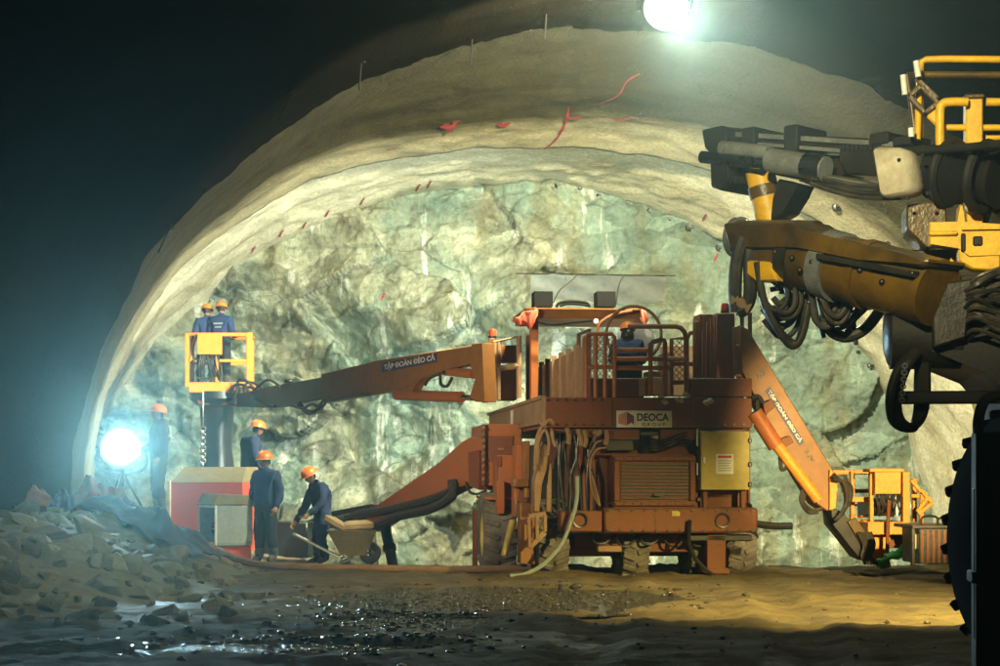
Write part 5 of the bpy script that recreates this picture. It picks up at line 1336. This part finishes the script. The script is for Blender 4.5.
# ------------------------------------------------------------------ people
def skin_body(J, E, rad):
    names = list(J); idx = {n: i for i, n in enumerate(names)}
    me = bpy.data.meshes.new('skel'); me.from_pydata([J[n] for n in names], [(idx[a], idx[b]) for a, b in E], [])
    o = bpy.data.objects.new('skel', me); COL.objects.link(o)
    md = o.modifiers.new('s', 'SKIN'); md.use_smooth_shade = True
    if not me.skin_vertices: 
        pass
    sv = me.skin_vertices[0].data
    for n in names:
        r = rad[n]; sv[idx[n]].radius = r if isinstance(r, tuple) else (r, r); sv[idx[n]].use_root = (n == 'pelvis')
    sb = o.modifiers.new('b', 'SUBSURF'); sb.levels = 2; sb.render_levels = 2
    dg = bpy.context.evaluated_depsgraph_get(); out = bpy.data.meshes.new_from_object(o.evaluated_get(dg))
    bpy.data.objects.remove(o); bpy.data.meshes.remove(me)
    return out
BONES = [('pelvis', 'belly'), ('belly', 'chest'), ('chest', 'neck'), ('neck', 'skull')]
for s in 'lr':
    BONES += [('chest', 'sho_' + s), ('sho_' + s, 'elb_' + s), ('elb_' + s, 'wri_' + s), ('pelvis', 'hip_' + s), ('hip_' + s, 'kne_' + s), ('kne_' + s, 'ank_' + s), ('ank_' + s, 'toe_' + s)]
RAD = dict(pelvis=(.18, .145), belly=(.175, .145), chest=(.19, .145), neck=.062, skull=.06)
for s in 'lr':
    RAD.update({'sho_' + s: .098, 'elb_' + s: .075, 'wri_' + s: .05, 'hip_' + s: .125, 'kne_' + s: .095, 'ank_' + s: .075, 'toe_' + s: .05})
def base_pose():
    J = dict(pelvis=(0, 0, .95), belly=(0, -.005, 1.12), chest=(0, .0, 1.33), neck=(0, -.01, 1.48), skull=(0, -.015, 1.55))
    for s, g in (('l', 1), ('r', -1)):
        J.update({'sho_' + s: (g * .19, 0, 1.40), 'elb_' + s: (g * .26, .03, 1.12), 'wri_' + s: (g * .25, -.08, .90), 'hip_' + s: (g * .10, 0, .88), 'kne_' + s: (g * .12, -.03, .49), 'ank_' + s: (g * .13, .02, .10), 'toe_' + s: (g * .15, -.15, .045)})
    return J
def person(label, loc, rz, pose=None, head_tilt=0.0, head_turn=0.0, grip=.7, jacket='blue_cloth', trousers='dark_cloth', hands='skin', band=False, scale=1.0, grp=None):
    J = {k: Vector(v) for k, v in base_pose().items()}
    for k, v in (pose or {}).items(): J[k] = Vector(v)
    t = thing('person', label, 'person', loc=loc, rz=R(rz), group=grp)
    t.scale = (scale,) * 3
    me = skin_body(J, BONES, RAD)
    bm = bmesh.new(); bm.from_mesh(me); bpy.data.meshes.remove(me)
    # materials by nearest bone: 0 jacket 1 trousers 2 skin 3 boots 4 hand 5 dark eye
    def seg(p, a, b):
        ab = b - a; k = max(0, min(1, (p - a).dot(ab) / ab.length_squared)); return (p - a - ab * k).length
    for f in bm.faces:
        c = f.calc_center_median(); best = min(BONES, key=lambda e: seg(c, J[e[0]], J[e[1]]) - (.03 if e[0][:3] not in ('pel', 'bel', 'che') else .06))
        k = 0
        if best[0] == 'neck': k = 2
        elif best[0][:3] == 'hip' or best[0][:3] == 'kne': k = 1
        elif best[0] == 'pelvis' and best[1][:3] == 'hip': k = 1
        elif best[0][:3] == 'ank': k = 3
        if best[0][:3] == 'kne' and (c - J[best[1]]).length < .16: k = 3
        f.material_index = k; f.smooth = True
    wr = 1
    for v in bm.verts:   # cloth folds
        v.co += v.normal * .022 * mn.fractal(Vector((v.co.x * 8, v.co.y * 8, v.co.z * 13)), 1, 2, 3)
    # head
    hr = Matrix.Rotation(R(head_turn), 4, 'Z') @ Matrix.Rotation(R(head_tilt), 4, 'X')
    hc = J['skull'] + hr.to_3x3() @ Vector((0, -.015, .075))
    H = Matrix.Translation(hc) @ hr
    r = bmesh.ops.create_icosphere(bm, subdivisions=4, radius=1)
    for v in r['verts']:
        x, y, z = v.co
        w_ = .074 * (1 - .22 * max(0, -z) ** 1.5); d_ = .096 * (1 - .10 * max(0, -z))
        p = Vector((x * w_, y * d_, z * .115))
        if y < -.2:
            p.y += .010 * math.exp(-((z - .12) / .12) ** 2) * math.exp(-((abs(x) - .38) / .2) ** 2)      # eye sockets
            p.y -= .022 * math.exp(-(x / .13) ** 2) * math.exp(-((z + .16) / .16) ** 2)                    # nose
            p.y -= .007 * math.exp(-(x / .30) ** 2) * math.exp(-((z + .48) / .07) ** 2)                    # lips
            p.y -= .010 * math.exp(-(x / .30) ** 2) * math.exp(-((z + .82) / .15) ** 2)                    # chin
        v.co = H @ p
    for f in {f for v in r['verts'] for f in v.link_faces}: f.material_index = 2; f.smooth = True
    for g in (-1, 1):
        r = bmesh.ops.create_icosphere(bm, subdivisions=2, radius=1, matrix=H @ Matrix.Translation((g * .029, -.083, .013)) @ Matrix.Diagonal((.012, .007, .006, 1)))
        for f in {f for v in r['verts'] for f in v.link_faces}: f.material_index = 5; f.smooth = True
        r = bmesh.ops.create_icosphere(bm, subdivisions=2, radius=1, matrix=H @ Matrix.Translation((g * .076, .005, -.005)) @ Matrix.Diagonal((.010, .020, .032, 1)))
        for f in {f for v in r['verts'] for f in v.link_faces}: f.material_index = 2; f.smooth = True
    # hands: palm, four curled fingers and a thumb
    tb = MB(); tb.bm.free(); tb.bm = bm
    for s, g in (('l', 1), ('r', -1)):
        W_, E_ = J['wri_' + s], J['elb_' + s]; d = (W_ - E_).normalized()
        side = d.cross(Vector((0, 0, 1)))
        side = side.normalized() if side.length > .1 else Vector((0, -1, 0))
        if abs(d.z) > .7: side = Vector((0, -1, 0)) - d * d.dot(Vector((0, -1, 0))); side.normalize()
        nrm = d.cross(side).normalized()
        if nrm.x * g > 0: nrm = -nrm             # palm looks inwards
        n0 = len(bm.faces)
        tb.tube([W_ - d * .02, W_ + d * .02, W_ + d * .055, W_ + d * .085], [.030, .036, .040, .034], 10, 4)
        for k, ln in enumerate((.072, .080, .075, .058)):
            o_ = W_ + d * .08 + side * (.030 - .020 * k)
            c1 = d * math.cos(grip * .5) + nrm * math.sin(grip * .5); c2 = d * math.cos(grip * 1.3) + nrm * math.sin(grip * 1.3); c3 = d * math.cos(grip * 2.0) + nrm * math.sin(grip * 2.0)
            p1 = o_ + c1 * ln * .45; p2 = p1 + c2 * ln * .33; p3 = p2 + c3 * ln * .25
            tb.tube([o_ - d * .02, o_, p1, p2, p3], [.010, .010, .009, .0085, .006], 7, 4)
        o_ = W_ + d * .025 + side * .03
        p1 = o_ + (side * .7 + d * .6 + nrm * .3).normalized() * .035; p2 = p1 + (d * .8 + nrm * .5 + side * .15).normalized() * .03
        tb.tube([W_ + d * .02, o_, p1, p2], [.014, .013, .011, .008], 7, 4)
    tb.build('body', [M[jacket], M[trousers], M['skin'], M['boot'], M[hands], M['hair']], t, 80)
    # helmet
    mb = MB(); prof = [(.0, .118)] + [(.122 * math.sin(a), .118 * math.cos(a)) for a in [i * PI / 2 / 9 for i in range(1, 10)]] + [(.128, -.012), (.118, -.012), (.110, .0)]
    mb.lathe(prof, (0, 0, 0), (0, 0, 1), 28)
    for v in mb.bm.verts: v.co.y *= 1.16; v.co.z += .004 * (abs(v.co.x) < .02)
    nb = 18; inn, out = [], []
    for i in range(nb + 1):
        a = PI + PI * i / nb
        inn.append(mb.bm.verts.new((.118 * math.cos(a), .134 * math.sin(a), -.004))); out.append(mb.bm.verts.new((.126 * math.cos(a), (.134 + .055 * math.sin(PI * i / nb)) * math.sin(a), -.018)))
    for i in range(nb): mb.bm.faces.new((inn[i], inn[i + 1], out[i + 1], out[i]))
    for k in (-.03, 0, .03): mb.tube(cr([(k, -.125, .045), (k, -.08, .098), (k, 0, .122), (k, .08, .098), (k, .125, .045)], 4), .007, 5)
    hm = mb.build('helmet', M['helmet'], t, 50); hm.matrix_local = Matrix.Translation(H @ Vector((0, .005, .045))) @ hr
    mb = MB(); mb.ball((0, .022, -.01), .085, 3, sc=(.93, .95, .95)); bm2 = mb.bm
    bmesh.ops.delete(bm2, geom=[v for v in bm2.verts if v.co.y < .012 or v.co.z < -.065], context='VERTS')
    hh = mb.build('hair', M['hair'], t, 180); hh.matrix_local = H
    if band:
        mb = MB(); mb.tube([Vector((.114 * math.cos(a) , .128 * math.sin(a), 0)) for a in [PI * 1.05 + PI * .9 * i / 12 for i in range(13)]], .016, 6); o = mb.build('goggles', M['black'], t, 60); o.matrix_local = Matrix.Translation(H @ Vector((0, .005, .018))) @ hr
    return t
def at(px, Y, z): return ((px - HX) * Y / FPX, Y, z)
person('person in dark clothes standing on the heap beside the glaring tripod lamp', at(159, 29.3, .80), -65, dict(wri_r=(-.20, -.28, 1.0), elb_r=(-.26, -.03, 1.12)), head_tilt=-8)
person('person in navy jacket seen from behind above the red pump, leaning right', at(250, 31.6, .62), 125, dict(chest=(0, -.05, 1.33), neck=(.0, -.10, 1.47), skull=(0, -.13, 1.54), wri_l=(.20, -.36, 1.08), elb_l=(.25, -.10, 1.12)), head_tilt=10)
person('person in dark navy jacket and goggles standing upright by the grey box', at(266, 29.2, .0), -28, dict(wri_l=(.26, -.10, .88), wri_r=(-.26, -.08, .89)), head_tilt=2, head_turn=-14, band=True, scale=1.02)
person('person bending over the wheelbarrow with head bowed and blue sleeves lit', at(321, 29.7, -.05), -58, dict(pelvis=(0, .06, .86), belly=(0, .03, 1.02), chest=(0, -.04, 1.21), neck=(0, -.11, 1.34), skull=(0, -.155, 1.40),
    sho_l=(.19, -.05, 1.27), sho_r=(-.19, -.06, 1.26), elb_l=(.27, -.12, 1.00), elb_r=(-.26, -.14, .99), wri_l=(.20, -.33, .84), wri_r=(-.23, -.36, .70), hip_l=(.10, .06, .80), hip_r=(-.10, .06, .80), kne_l=(.12, -.06, .44), kne_r=(-.13, -.02, .44)), head_tilt=28, hands='glove', trousers='blue_cloth')
person('person in plain navy jacket, left of two in the high basket', at(207, 37.1, 3.17), 200, dict(wri_l=(.2, -.3, 1.1), wri_r=(-.2, -.3, 1.1)), head_tilt=14, head_turn=-20)
pb = person('person in navy jacket with pale back lettering, right of two in the high basket', at(221, 36.95, 3.2), 165, dict(wri_l=(.22, -.3, 1.05), wri_r=(-.2, -.3, 1.1)), head_tilt=12, head_turn=20)
mb = MB()
for k, w_ in enumerate((.10, .07)): mb.box(-w_, w_, .148, .156, 1.30 - k * .07, 1.335 - k * .075, 0)
mb.build('back_lettering', M['grey'], pb)
rw = RF.O + RF.x * L(627, 0, 1.9).x + RF.y * 1.9
person('person in navy work clothes seated on the rig deck behind the guard rail', (rw.x, rw.y, zd), 172, dict(pelvis=(0, .0, .50), belly=(0, -.01, .66), chest=(0, -.03, .86), neck=(0, -.06, 1.0), skull=(0, -.075, 1.06), sho_l=(.19, -.03, .93), sho_r=(-.19, -.03, .93), elb_l=(.25, -.12, .68), elb_r=(-.25, -.12, .68), wri_l=(.18, -.36, .66), wri_r=(-.18, -.36, .66),
    hip_l=(.10, -.06, .48), hip_r=(-.10, -.06, .48), kne_l=(.13, -.46, .48), kne_r=(-.13, -.46, .48), ank_l=(.13, -.48, .10), ank_r=(-.13, -.48, .10), toe_l=(.14, -.64, .05), toe_r=(-.14, -.64, .05)), head_tilt=8, scale=.94)
mb = MB(); v_ = RF.w2l((rw.x, rw.y, 0)); mb.box(v_.x - .22, v_.x + .22, v_.y - .22, v_.y + .25, zd, zd + .36, .02); mb.build('seat', M['dark'], rig)
